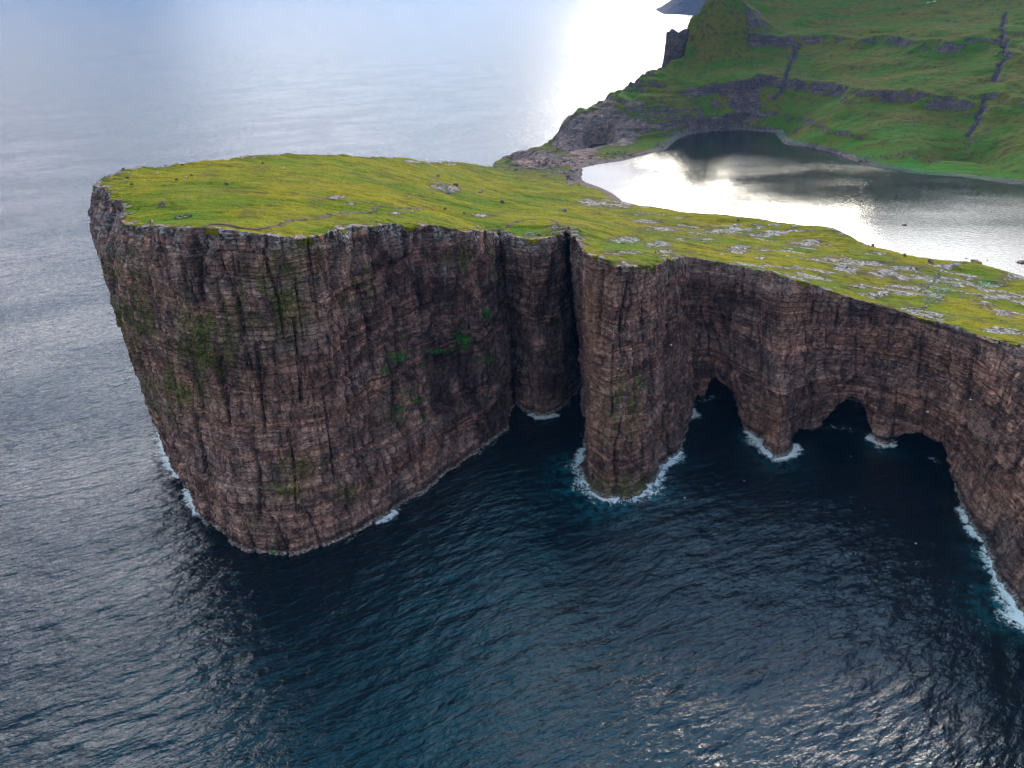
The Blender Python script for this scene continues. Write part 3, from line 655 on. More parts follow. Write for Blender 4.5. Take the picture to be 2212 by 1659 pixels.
# surf : along the whole foot of the cliff, broad at the exposed corners. (px of the spot, radius m, reach m)
# (spots)
SURF = [((362,975),26,4),((420,1095),14,3.2),((826,1112),6,3),((1247,1010),12,11),((1262,1052),13,13),((1310,1085),14,11),((1390,1055),13,13),((1455,990),7,5),((1640,950),8,8),((1678,992),13,5),((1712,972),6,5),((1905,965),8,5),
        ((2085,1115),6,4),((2115,1155),6,5),((2150,1212),9,9),((2196,1318),14,10),((1490,895),6,5),((1190,905),14,1.5)]
SP = [(at(p[0], p[1], 0), r_, w_) for p, r_, w_ in SURF]
def surf_reach(x, y):
    w_ = np.full(np.shape(x), 0.9)
    for q, r_, wd in SP: w_ = np.maximum(w_, 0.9 + 1.3*wd*np.exp(-((x-q[0])**2+(y-q[1])**2)/r_**2))
    return w_
def sea_material():
    m, g = newmat('sea water')
    pos = g.n('ShaderNodeNewGeometry').outputs['Position']
    rot = g.mapv(pos, (1, 1, 1), (0, 0, R(-28)))
    st = g.mapv(rot, (0.42, 1.0, 1))
    n1 = g.noise(st, 0.55, 3, 0.6, 0.5); n2 = g.noise(st, 1.7, 3, 0.6, 0.3)
    patch = g.noise(g.mapv(rot, (0.5, 1, 1)), 0.016, 3, 0.5)
    amp = g.ramp(patch, 0.3, 0.7, 0.7, 1.15)
    h = g.m('MULTIPLY', g.m('ADD', g.m('ADD', g.m('MULTIPLY', n1, 1.25), g.m('MULTIPLY', g.noise(st, 0.16, 2, 0.5), 3.2)), g.m('MULTIPLY', n2, 0.34)), amp)
    bmp = g.n('ShaderNodeBump', {'Height': h, 'Strength': 1.0, 'Distance': 0.5})
    aer = g.m('MULTIPLY', g.attr('aerated').outputs['Fac'], g.ramp(g.noise(pos, 0.22, 4, 0.6), 0.35, 0.65))
    col = g.mix(aer, (0.0004, 0.0066, 0.0100), (0.006, 0.12, 0.14))
    finish(g, col, g.attr('chop').outputs['Fac'], bmp.outputs[0], 0.85, IOR=1.34)
    return m
def build_sea():
    rr_ = np.exp(np.linspace(math.log(95), math.log(14000), 1150)); az = np.radians(np.linspace(-62, 62, 1100))
    Rr, Az = np.meshgrid(rr_, az, indexing='ij')
    cell = np.maximum(Rr*(az[1]-az[0]), Rr*0.0044)
    X = Rr*np.sin(Az); Y = Rr*np.cos(Az)
    e = eta(X, Y, cell)
    aer = np.zeros_like(X)
    for q, r_, wd in SP:
        if wd > 4: aer = np.maximum(aer, min(1, wd/9)*np.exp(-((X-q[0])**2+(Y-q[1])**2)/(r_*0.8+2)**2))
    V = np.stack([X, Y, e], -1).reshape(-1, 3)
    return tag(mesh_obj('sea', V, gridfaces(*X.shape), sea_material(), attrs={'aerated': aer.ravel(), 'chop': (0.06 + 0.15*sst(cell, 0.7, 4.0)).ravel()}), kind='structure')
build_sea()
def foam_material():
    m, g = newmat('surf foam')
    pos = g.n('ShaderNodeNewGeometry').outputs['Position']
    f = g.attr('foam').outputs['Fac']
    n = g.m('ADD', g.m('MULTIPLY', g.noise(pos, 0.16, 6, 0.72, 1.5), 0.6), g.m('MULTIPLY', g.noise(pos, 1.3, 4, 0.7, 0.8), 0.4))
    a = g.ramp(g.m('ADD', g.m('MULTIPLY', f, 0.30), n), 0.65, 0.79)
    bmp = g.n('ShaderNodeBump', {'Height': n, 'Strength': 0.6, 'Distance': 0.6})
    finish(g, g.mix(g.ramp(f, 0.0, 0.7), (0.45, 0.62, 0.62), (0.95, 0.93, 0.88)), 0.8, bmp.outputs[0], 0.2, alpha=a)
    return m
def build_foam():
    sel = IDX > nb-1.5
    P = BA[sel]; s = SS[sel]; tg = np.gradient(P, s, axis=0)
    ker = np.hanning(9)[1:-1]; ker /= ker.sum()
    tg = np.stack([np.convolve(np.pad(tg[:, j], 3, mode='edge'), ker, mode='valid') for j in (0, 1)], 1)
    tg /= np.maximum(np.linalg.norm(tg, axis=1), 1e-6)[:, None]
    N = np.stack([tg[:, 1], -tg[:, 0]], 1)
    wd = surf_reach(P[:, 0], P[:, 1])*(1+0.5*fbm(s/6, s*0, oct=3, seed=300))
    q = np.concatenate([np.linspace(-3.5, 2.2, 6), 2.2 + (np.linspace(0, 1, 15)[1:])*1.0])
    off = np.where(np.arange(20)[:, None] < 6, np.concatenate([q[:6], np.zeros(14)])[:, None], 2.2 + np.concatenate([np.zeros(6), np.linspace(0, 1, 15)[1:]])[:, None]*wd[None])
    X = P[None, :, 0] + N[None, :, 0]*off; Y = P[None, :, 1] + N[None, :, 1]*off
    f = np.where(off < 2.2, 1.0, 1-(off-2.2)/wd[None])
    f = f*(0.35 + 0.65*sst(wd, 1.2, 4))[None] * np.ones_like(X)
    f = f - 0.25*sst(wd, 3, 1)[None]*(0.5+vnoise(s/9, s*0, seed=303))[None]
    Z = eta(X, Y, 0.6) + 0.22
    ok = ~inside(X, Y, LANDP) | (off < 4)
    o = mesh_obj('surf_foam', np.stack([X, Y, Z], -1).reshape(-1, 3), gridfaces(*X.shape), foam_material(), attrs={'foam': f.ravel()})
    tag(o, 'white surf breaking along the foot of the brown sea cliffs', 'surf', kind='stuff')
build_foam()
# ---------------------------------------------------------------- lake and pool
def lake_material():
    m, g = newmat('lake water')
    pos = g.n('ShaderNodeNewGeometry').outputs['Position']
    n1 = g.noise(g.mapv(pos, (0.5, 1, 1), (0, 0, R(20))), 0.5, 3, 0.6)
    n2 = g.noise(pos, 1.7, 2, 0.6)
    patch = g.noise(g.mapv(pos, (0.35, 1, 1), (0, 0, R(12))), 0.012, 3, 0.5)
    amp = g.ramp(patch, 0.3, 0.7, 0.22, 0.5)
    h = g.m('MULTIPLY', g.m('ADD', g.m('MULTIPLY', n1, 0.5), g.m('MULTIPLY', n2, 0.16)), amp)
    bmp = g.n('ShaderNodeBump', {'Height': h, 'Strength': 1.0, 'Distance': 0.55})
    finish(g, (0.010, 0.013, 0.012), 0.06, bmp.outputs[0], 0.5, IOR=1.34)
    return m
LK = lake_material()
def flat_water(name, P, z, grow):
    P = np.asarray(P); cx = P.mean(0); bm = bmesh.new()
    n = len(P); vs = []
    for i in range(n):
        a, b = P[i-1], P[(i+1) % n]; t = b-a; t = t/np.linalg.norm(t); nn = np.array([t[1], -t[0]])
        q = P[i] + nn*grow
        if inside(q[0:1], q[1:2], P)[0]: q = P[i] - nn*grow
        vs.append(bm.verts.new((q[0], q[1], z)))
    f = bm.faces.new(vs); f.normal_update()
    if f.normal.z < 0: f.normal_flip()
    bmesh.ops.triangulate(bm, faces=[f])
    me = bpy.data.meshes.new(name); bm.to_mesh(me); bm.free(); me.materials.append(LK)
    o = bpy.data.objects.new(name, me); COL.objects.link(o); return tag(o, kind='structure')
flat_water('lake', LAKE, 30.0, 6.0)
flat_water('pool', POOL, 21.95, 2.0)
# ---------------------------------------------------------------- far headland across the water
def build_far():
    # ridge running away behind the hill, 5 km off: silhouette end and steep seaward face
    Yb = 4950
    xs = np.linspace(0, 1, 60); ys = np.linspace(0, 1, 40)
    Sx, Ty = np.meshgrid(xs, ys)
    x0 = atY(1428, 30, Yb)[0]
    X = x0 + Sx*1500 + 90*(1-Sx)*Ty**0.7*1.3
    hh = 120 + 330*sst(Sx, 0, 0.35)**0.8 + 60*fbm(Sx*6, Sx*0, oct=3, seed=400)
    Z = -5 + hh*Ty
    Y = Yb + 260*Ty + 120*Sx + 60*fbm(Sx*9, Ty*3, oct=4, seed=401)
    top = []
    k = 20
    X2 = np.vstack([X] + [X[-1] + 20*i for i in range(1, k)]); Y2 = np.vstack([Y] + [Y[-1] + 55*i for i in range(1, k)])
    Z2 = np.vstack([Z] + [Z[-1]*(1-0.04*i/ k*i) + 0*Y[-1] for i in range(1, k)])
    Z2 = Z2 + 8*fbm(X2/60, Y2/60, oct=4, seed=402)*(Z2 > 5)
    X2 = np.hstack([X2[:, :1]+60, X2]); Y2 = np.hstack([Y2[:, :1]+900, Y2]); Z2 = np.hstack([np.minimum(Z2[:, :1], -5), Z2])
    sh = X2.shape; z = np.zeros(sh)
    a = {k_: z.ravel() for k_ in AT0}; a = dict(a); a['far'] = (z+1).ravel()
    a['rock'] = np.clip(0.75*sst(Z2, 150, 60) + 0.3, 0, 1).ravel()
    tag(mesh_obj('far_headland', np.stack([X2, Y2, Z2], -1).reshape(-1, 3), gridfaces(*sh), LAND, attrs=a), kind='structure')
build_far()
# ---------------------------------------------------------------- haze
def build_haze():
    bm = bmesh.new(); bmesh.ops.create_cube(bm, size=1)
    lo, hi = (-16000, -3000, -9), (16000, 15500, 700)
    for v in bm.verts: v.co = [(lo[i]+hi[i])/2 + v.co[i]*(hi[i]-lo[i]) for i in range(3)]
    me = bpy.data.meshes.new('haze'); bm.to_mesh(me); bm.free()
    m, g = newmat('thin sea haze')
    v = g.n('ShaderNodeVolumePrincipled', {'Color': (0.18, 0.48, 1.0, 1), 'Density': 0.000026, 'Anisotropy': 0.0})
    g.n('ShaderNodeOutputMaterial', {'Volume': v.outputs[0]})
    me.materials.append(m); o = bpy.data.objects.new('haze', me); COL.objects.link(o); tag(o, kind='stuff')
build_haze()
# ---------------------------------------------------------------- small helpers for things
def simple(name, col, rough=0.85, var=0.25, scale=3.0):
    m, g = newmat(name)
    pos = g.n('ShaderNodeTexCoord').outputs['Object']
    n = g.noise(pos, scale, 4, 0.6)
    c2 = g.n('ShaderNodeHueSaturation', {'Value': g.ramp(n, 0.3, 0.7, 1-var, 1+var, False), 'Color': (*col, 1)}).outputs[0]
    bmp = g.n('ShaderNodeBump', {'Height': n, 'Strength': 0.3, 'Distance': 0.05})
    finish(g, c2, rough, bmp.outputs[0]); return m
def land_at(u, v, inset=0.0):
    p = hit(u, v)
    for _ in range(30):
        d0 = sdist(p[0:1], p[1:2], LANDP)[0]
        if d0 > inset: break
        gx = sdist(p[0:1]+0.5, p[1:2], LANDP)[0]-d0; gy = sdist(p[0:1], p[1:2]+0.5, LANDP)[0]-d0
        p = p + np.array([gx, gy, 0])*1.2
    p[2] = terr(p[0:1], p[1:2])[0] + 0.02
    return p
def skin_mesh(name, pts, edges, rad, mats, sub=2, root=0):
    me = bpy.data.meshes.new(name); me.from_pydata(pts, edges, []); o = bpy.data.objects.new(name, me); COL.objects.link(o)
    md = o.modifiers.new('skin', 'SKIN'); md.use_smooth_shade = True
    for i, sv in enumerate(me.skin_vertices[0].data):
        r_ = rad[i]; sv.radius = r_ if isinstance(r_, tuple) else (r_, r_); sv.use_root = (i == root)
    sb = o.modifiers.new('sub', 'SUBSURF'); sb.levels = sub; sb.render_levels = sub
    dg = bpy.context.evaluated_depsgraph_get(); out = bpy.data.meshes.new_from_object(o.evaluated_get(dg)); out.name = name
    bpy.data.objects.remove(o)
    out.materials.clear()
    for m in mats: out.materials.append(m)
    return out
# ---------------------------------------------------------------- rocks
STONE = LAND
def stone_mesh(seed, r=1.0, sub=3, flat=0.65, mats=None, far=0.0, pale=0.9):
    bm = bmesh.new(); bmesh.ops.create_icosphere(bm, subdivisions=sub, radius=1)
    P = np.array([v.co[:] for v in bm.verts])
    # facets : push the ball against a few random planes
    rg = np.random.RandomState(seed)
    for _ in range(11):
        n = rg.randn(3); n /= np.linalg.norm(n); d = 0.55 + 0.35*rg.rand()
        ov = np.maximum(P@n - d, 0); P = P - ov[:, None]*n*0.92
    P = P*(1 + 0.10*fbm(P[:, 0]*2+seed, P[:, 1]*2, P[:, 2]*2, oct=3, seed=seed))[:, None]
    P = P*np.array([1.15, 0.85, flat])*r
    P[:, 2] += 0.35*r*flat
    for v, p in zip(bm.verts, P): v.co = p
    me = bpy.data.meshes.new('stone'); bm.to_mesh(me); bm.free()
    n_ = len(me.vertices)
    for k, val in (('rock', 1.0), ('pale', pale), ('far', far), ('moss', 0.15), ('vivid', 0), ('stain_shade', 0), ('dirt', 0), ('warm', 0)):
        a = me.attributes.new(k, 'FLOAT', 'POINT'); a.data.foreach_set('value', np.full(n_, val, np.float32))
    me.materials.append(STONE)
    return me
def rock_thing(name, u, v, r, seed, label, cat='boulder', group=None, flat=0.65, z=None, pale=0.9, rot=0.0):
    me = stone_mesh(seed, r, 3, flat, pale=pale); me.name = name
    o = bpy.data.objects.new(name, me); COL.objects.link(o)
    if z is None: p = land_at(u, v, r)
    else: q = at(u, v, z); p = (q[0], q[1], z)
    o.location = p; o.rotation_euler = (0, 0, rot)
    tag(o, label, cat, group); return o
GB = 'boulders lying about the green headland'
for u, v, r, sd, lb, fl, pl in [
    (1037.5,416,1.7,1,'pale blue-grey boulder in the grass near the middle of the headland',.8,1.0),
    (985,400,1.6,2,'dark boulder on the slope just above the line of tumbled stones',.8,.2),
    (1085,438,1.5,3,'small whitish boulder alone on bright grass below the isthmus slope',.75,1.0),
    (945,382,1.8,4,'grey craggy boulder at the upper end of the line of tumbled stones',.6,.6),
    (968,418,1.2,5,'grey boulder ending the line of tumbled stones at its lower end',.6,.7),
    (1219,456,2.0,6,'blue-grey boulder with a dark hollow beside it, above the reddish path bend',.7,.8),
    (491,399,1.2,7,'flat dark grey stone alone in olive grass on the left of the headland',.35,.4),
    (1595,475,1.3,8,'small white rock near the headland crest against the bright lake',.6,1.0),
    (1645,477,2.1,9,'pale flat slab near the crest, left of the longest pale slab',.28,1.0),
    (1716,489,2.8,10,'longest pale flat slab just under the crest above the lake',.25,1.0),
    (1522,526,1.5,11,'pale stone at the end of a low grey ledge behind the rock pillar',.4,1.0),
    (1673,470,2.0,12,'dark boulder standing on the crest line against the white lake',.8,.2),
    (1841,511,1.8,13,'dark boulder on the crest where it starts down to the right',.9,.15),
    (1885,532,1.2,14,'small dark stone on the sloping crest line against the lake',.9,.15),
    (1953,554,1.3,15,'small dark boulder at the lake edge behind the grey rock field',.8,.15),
    (2010,566,1.9,16,'reddish dark boulder among shore stones by the lake, on the right',.7,.15),
    (2064,576,1.6,17,'white boulder on dark green grass close to the lake shore on the right',.6,1.0)]:
    rock_thing('boulder', u, v, r, sd, lb, 'boulder', GB, fl, None, pl, sd*1.3)
for u, v, r, sd, lb in [(1953,486,2.0,31,'small dark islet alone in the middle of the white lake glare'),
    (2105,563.5,2.6,32,'low dark rock in the lake, just beyond the longer wedge of rock off the shore'),
    (2109,569,3.4,33,'longest low wedge of dark rock in the lake close to the grassy shore'),
    (2133,563.5,1.0,34,'tiny dark rock in the lake to the right of the wedge of rock'),
    (2087,558.6,0.9,35,'tiny dark rock farthest out in the lake left of the wedge of rock'),
    (2206,567,3.0,36,'dark flat rock in the lake at the right edge of the photo')]:
    rock_thing('lake_rock', u, v, r, sd, lb, 'rock', 'rocks standing out of the lake', 0.35, 29.95, 0.1, 0.2)
# sea stack beyond the green spur
def build_stack():
    q = atY(1452, 140, 1150); top = atY(1452, 74, 1150)
    nr, nc = 60, 72
    th = np.linspace(0, 2*math.pi, nc, endpoint=False); t = np.linspace(0, 1, nr)
    T, H = np.meshgrid(th, t)
    zt = top[2]
    r = 15*(1.25-0.35*H) * (1 + 0.22*fbm(np.cos(T)*1.6, np.sin(T)*1.6, H*2.5, oct=4, seed=500)) 
    Z = H*(zt + 5 + 6*vnoise(np.cos(T)*2, np.sin(T)*2, seed=502)*H) - 3
    X = q[0] + 4*H + r*1.1*np.cos(T); Y = q[1] + r*0.9*np.sin(T)
    X = np.hstack([X, X[:, :1]]); Y = np.hstack([Y, Y[:, :1]]); Z = np.hstack([Z, Z[:, :1]])
    for k in (0.66, 0.33, 0.0):
        X = np.vstack([X, q[0]+4 + (X[nr-1]-q[0]-4)*k]); Y = np.vstack([Y, q[1] + (Y[nr-1]-q[1])*k]); Z = np.vstack([Z, Z[nr-1]*k + (1-k)*(zt+2) + 2*(k > 0)*vnoise(X[nr-1]/3, Y[nr-1]/3, seed=int(k*100))])
    sh = X.shape; z = np.zeros(sh).ravel(); a = {k: z for k in AT0}; a['rock'] = z+1; a['far'] = z+0.9; a['stain_shade'] = z+0.3
    o = mesh_obj('sea_stack', np.stack([X, Y, Z], -1).reshape(-1, 3), gridfaces(*sh), LAND, attrs=a, smooth=False)
    tag(o, 'dark jagged rock stack standing against the white sea beside the far green hill', 'sea stack')
build_stack()
def many_stones(name, pts, rads, seed, pale, far, label, cat, kind=None, sub=1):
    protos = []
    for k in range(6):
        me = stone_mesh(seed+k, 1.0, sub, 0.6); V = np.array([v.co[:] for v in me.vertices]); F = np.array([p.vertices[:] for p in me.polygons]); protos.append((V, F)); bpy.data.meshes.remove(me)
    Vs = []; Fs = []; off = 0; rg = np.random.RandomState(seed)
    for p, r in zip(pts, rads):
        V, F = protos[rg.randint(6)]; a = rg.rand()*6.28; c_, s_ = math.cos(a), math.sin(a)
        sc = np.array([1, 1, 0.75+0.4*rg.rand()])
        W_ = V*sc; W_ = np.stack([W_[:, 0]*c_-W_[:, 1]*s_, W_[:, 0]*s_+W_[:, 1]*c_, W_[:, 2]], 1)*r + p
        Vs.append(W_); Fs.append(F+off); off += len(V)
    V = np.concatenate(Vs); n = len(V); z = np.zeros(n); a = {k: z for k in AT0}; a['rock'] = z+1; a['pale'] = z+pale; a['far'] = z+far
    o = mesh_obj(name, V, np.concatenate(Fs), LAND, attrs=a, smooth=False)
    return tag(o, label, cat, kind=kind)
def scatter_ellipses(L, n, seed, rmin, rmax, flat_far=False):
    rg = np.random.RandomState(seed); U = []; Vv = []
    wts = np.array([e[2]*e[3] for e in L], float)**0.8; wts /= wts.sum()
    ch = rg.choice(len(L), n, p=wts)
    pts = []; rad = []
    # ground positions : corners of each ellipse on the land, filled between
    fr = {}
    for i, e in enumerate(L):
        c0 = hit(e[0], e[1]); ax = hit(e[0]+e[2], e[1]); ay = hit(e[0], e[1]-e[3])
        fr[i] = (c0[:2], (ax-c0)[:2], (ay-c0)[:2])
    XY = []
    for i in ch:
        c0, ax, ay = fr[i]; a = rg.randn(2)*0.5
        XY.append(c0 + ax*a[0] + ay*np.clip(a[1], -1.2, 1.2))
    XY = np.array(XY); ok = (sdist(XY[:, 0], XY[:, 1], LANDP) > 1) & (sdist(XY[:, 0], XY[:, 1], LAKE) < 2)
    XY = XY[ok]; Z = terr(XY[:, 0], XY[:, 1])
    rad = rmin*(rmax/rmin)**(rg.rand(len(XY))**2.2)
    return np.stack([XY[:, 0], XY[:, 1], Z-0.1], 1), rad
p_, r_ = scatter_ellipses([e[:4] for e in OUTC], 1900, 11, 0.18, 1.0)
many_stones('loose_stones', p_, r_, 700, 0.95, 0, 'pale loose stones and slabs scattered in patches over the green headland', 'stones', 'stuff')
p_, r_ = scatter_ellipses([(1180,352,90,12),(1235,380,14,16),(1340,335,70,6),(1260,300,50,30),(1440,312,30,8),(1150,335,50,10),(1850,352,200,6)], 1500, 12, 0.5, 2.2)
many_stones('shore_stones', p_, r_, 720, 0.2, 0.7, 'dark shingle and boulders strewn over the isthmus and lake shore', 'stones', 'stuff')
p_, r_ = scatter_ellipses([(1600,215,120,22),(1800,235,120,30),(1560,245,60,20),(1950,270,90,30),(2080,230,80,30),(1700,160,160,12),(1850,190,120,12),(1330,195,50,10),(2100,300,60,40)], 900, 13, 0.45, 1.5)
many_stones('hillside_scree', p_, r_, 740, 0.6, 0.5, 'small pale stones fallen over the far green slope', 'stones', 'stuff')
# line of tumbled stones, heap, ruin, old wall
def line_pts(P, n, jit, seed, dup_=1):
    W_ = hits(P); rg = np.random.RandomState(seed); t = np.linspace(0, len(W_)-1.001, n); i = t.astype(int); f = (t-i)[:, None]
    Q = W_[i]*(1-f) + W_[i+1]*f; Q = np.repeat(Q, dup_, 0); Q[:, :2] += rg.randn(len(Q), 2)*jit; Q[:, 2] = terr(Q[:, 0], Q[:, 1]); return Q
q = line_pts([(928,382),(945,392),(958,402),(968,412),(972,419)], 60, 1.5, 21, 3)
many_stones('stone_run', q, 0.35+0.45*np.random.RandomState(1).rand(len(q))**2, 760, 0.8, 0, 'tumbled line of grey stones running down the middle of the grassy headland', 'stone run', kind='stuff', sub=1)
q = line_pts([(345,441),(352,441),(355,447),(348,447),(351,444)], 26, 0.7, 22, 2)
many_stones('stone_heap', q, 0.2+0.2*np.random.RandomState(2).rand(len(q)), 770, 0.6, 0, 'small dark heap of stones in yellow-green grass above the rectangular ruin', 'stone heap', sub=1)
q = line_pts([(379,471),(385,475.5),(415.5,471),(407,465.3),(379,471)], 150, 0.10, 23, 2)
many_stones('stone_ruin', q + [0, 0, 0.1], 0.16+0.12*np.random.RandomState(3).rand(len(q)), 780, 1.0, 0, 'low rectangular stone ruin in the grass just above the cliff-edge path', 'ruin', sub=1)
q = line_pts([(2030,588),(2022,602),(2012,614),(1998,624),(1985,631)], 80, 0.3, 24, 2)
q2 = line_pts([(2000,632),(2003,648),(2002,663),(1990,667),(1976,669.5)], 60, 0.3, 25, 2)
o = many_stones('stone_wall', q, 0.3+0.35*np.random.RandomState(4).rand(len(q)), 790, 0.8, 0, 'mossy broken stone wall crossing the grass between grey rock fields on the right', 'stone wall', sub=1)
many_stones('stone_wall', q2, 0.3+0.3*np.random.RandomState(5).rand(len(q2)), 795, 0.6, 0, 'short low stone wall bending down to the people at the right cliff edge', 'stone wall', sub=1)
# ---------------------------------------------------------------- paths as worn ribbons of earth
DIRT = simple('worn earth', (0.105, 0.062, 0.038), 0.95, 0.35, 0.6)
def build_path(W_, wd, i):
    P = W_[:, :2]; L = np.concatenate([[0], np.cumsum(np.linalg.norm(np.diff(P, axis=0), axis=1))]); s = np.arange(0, L[-1], 0.6)
    X = np.interp(s, L, P[:, 0]); Y = np.interp(s, L, P[:, 1])
    k = np.hanning(9); k /= k.sum(); X = np.convolve(np.pad(X, 4, mode='edge'), k, 'valid'); Y = np.convolve(np.pad(Y, 4, mode='edge'), k, 'valid')
    tx, ty = np.gradient(X), np.gradient(Y); l_ = np.hypot(tx, ty); nx, ny = -ty/l_, tx/l_
    wv = wd*(0.62 + 0.35*fbm(s/5, s*0, oct=3, seed=600+i))
    rows = []
    for o_, dz in ((-1.5, -0.35), (-1, 0.20), (0, 0.26), (1, 0.20), (1.5, -0.35)):
        a, b = X + nx*o_*wv, Y + ny*o_*wv; rows.append(np.stack([a, b, terr(a, b) + dz - 0.05], -1))
    G = np.array(rows); tag(mesh_obj('path', G.reshape(-1, 3), gridfaces(G.shape[0], G.shape[1]), DIRT), kind='structure')
for i, (W_, wd) in enumerate(PATHW): build_path(W_, wd, i)
# ---------------------------------------------------------------- sheep
WOOL_W = simple('cream fleece', (0.62, 0.58, 0.40), 0.95, 0.2, 9); WOOL_D = simple('dark brown fleece', (0.035, 0.024, 0.018), 0.95, 0.3, 9)
SKINS = simple('sheep face and legs', (0.10, 0.08, 0.065)); SKIND = simple('dark sheep face and legs', (0.02, 0.016, 0.014))
def sheep_body(grazing, mat):
    hz = 0.28 if grazing else 0.82
    pts = [(0,0,.62),(.32,0,.64),(-.34,0,.62),(.52,0,.70 if not grazing else .58),(.66,0,hz),(.84,0,hz-.08),
           (.28,.13,.40),(.29,.13,.22),(.28,.13,.02),(.28,-.13,.40),(.29,-.13,.22),(.28,-.13,.02),
           (-.34,.13,.40),(-.44,.13,.24),(-.38,.13,.02),(-.34,-.13,.40),(-.44,-.13,.24),(-.38,-.13,.02),(-.52,0,.62),(-.60,0,.44),
           (.62,.12,hz+.06),(.62,-.12,hz+.06)]
    ed = [(0,1),(0,2),(1,3),(3,4),(4,5),(1,6),(6,7),(7,8),(1,9),(9,10),(10,11),(2,12),(12,13),(13,14),(2,15),(15,16),(16,17),(2,18),(18,19),(4,20),(4,21)]
    rd = [.20,.20,.20,.10,.085,.05,.06,.035,.035,.06,.035,.035,.07,.04,.035,.07,.04,.035,.05,.03,.025,.025]
    return skin_mesh('sheep', pts, ed, rd, [mat], 1)
def fleece_mesh(seed, mat):
    bm = bmesh.new(); bmesh.ops.create_icosphere(bm, subdivisions=4, radius=1)
    P = np.array([v.co[:] for v in bm.verts]); n = vnoise(P[:, 0]*6, P[:, 1]*6, P[:, 2]*6, seed=seed)
    P = P*(1+0.07*n)[:, None]*np.array([.50, .27, .27]); P[:, 2] += .64
    for v, p in zip(bm.verts, P): v.co = p
    for f in bm.faces: f.smooth = True
    me = bpy.data.meshes.new('fleece'); bm.to_mesh(me); bm.free(); me.materials.append(mat); return me
SB = {(gz, dk): sheep_body(gz, SKIND if dk else SKINS) for gz in (0, 1) for dk in (0, 1)}
FL = {0: fleece_mesh(1, WOOL_W), 1: fleece_mesh(2, WOOL_D)}
SHEEP = [(337.3,369,0,'white sheep nearest the far grassy rim, leftmost pair on the upper left corner'),
 (341.2,379.6,0,'white sheep just in front of another on the upper left of the headland'),
 (278.2,378,0,'white sheep farthest left, close to the left end of the headland'),
 (273.7,394,0,'white sheep lower of two near the left tip of the headland'),
 (322.2,394,0,'large white sheep with a dark belly, centre of the left flock'),
 (403,387,0,'white sheep in olive grass to the right of the left flock'),
 (453.8,358.5,0,'lone white sheep on the upper slope near the back rim'),
 (614.8,368,0,'lone white sheep high on the middle of the headland'),
 (885,431.5,0,'white sheep on the middle slope above the path loops'),
 (891.3,461.5,0,'white sheep lying above the cliff edge beyond the path loops'),
 (1021.7,467.8,0,'white sheep on bright green turf above the people in white'),
 (285.4,403,1,'dark brown sheep nearest the left cliff edge'),
 (277,389,1,'small dark sheep between the two left white sheep'),
 (382,392,1,'small dark sheep between the left flock and the middle slope'),
 (414.7,382.4,1,'dark sheep beside the white one on the olive slope'),
 (355,360,1,'dark sheep on the far rim, left of its darker neighbour'),
 (394.6,360,1,'dark sheep on the far rim against the grey sea'),
 (262,370,1,'dark sheep at the far left rim against the sea'),
 (568,357,1,'dark sheep high on the back slope near the skyline'),
 (962,453.8,1,'dark sheep on bright grass between the path loops and the people in white'),
 (1002.2,466,1,'dark sheep on bright turf left of the white sheep above the people')]
rgs = np.random.RandomState(9)
for i, (u, v, dk, lb) in enumerate(SHEEP):
    o = bpy.data.objects.new('sheep', SB[(i % 3 != 0) * 1, dk]); COL.objects.link(o)
    f = bpy.data.objects.new('fleece', FL[dk]); COL.objects.link(f); f.parent = o
    p = land_at(u, v, 1.2); o.location = (p[0], p[1], p[2]+0.12); o.rotation_euler = (0, 0, rgs.choice([0.2, 2.9, -0.5, 3.6, 0.9])+rgs.randn()*0.2); o.scale = (1.15,)*3
    tag(o, lb, 'sheep', 'sheep grazing on the headland')
# ---------------------------------------------------------------- people
SKIN = simple('skin', (0.42, 0.25, 0.18), 0.6, 0.08); HAIR = simple('dark hair', (0.03, 0.02, 0.015), 0.7); HAIRL = simple('fair hair', (0.30, 0.20, 0.10), 0.7)
def limb_fingers(pts, ed, rd, w, d, side):
    """palm, four fingers of unequal length and a side thumb at wrist point index w, pointing along d"""
    W_ = Vector(pts[w]); d = Vector(d).normalized(); sd = d.cross(Vector((side, 0, 0.3))).normalized(); up = d.cross(sd)
    palm = len(pts); pts.append(tuple(W_ + d*0.055)); rd.append((.032, .018)); ed.append((w, palm))
    for k, (o_, ln) in enumerate(((-.030, .060), (-.010, .075), (.010, .070), (.030, .055))):
        a = len(pts); base_ = W_ + d*0.085 + sd*o_; pts.append(tuple(base_)); rd.append((.009, .009)); ed.append((palm, a))
        pts.append(tuple(base_ + d*ln*0.55 + up*0.006)); rd.append((.008, .008)); ed.append((a, a+1))
        pts.append(tuple(base_ + d*ln + up*0.022)); rd.append((.007, .007)); ed.append((a+1, a+2))
    a = len(pts); pts.append(tuple(W_ + d*0.045 - sd*0.040)); rd.append((.010, .010)); ed.append((palm, a))
    pts.append(tuple(W_ + d*0.085 - sd*0.060 + up*0.01)); rd.append((.008, .008)); ed.append((a, a+1))
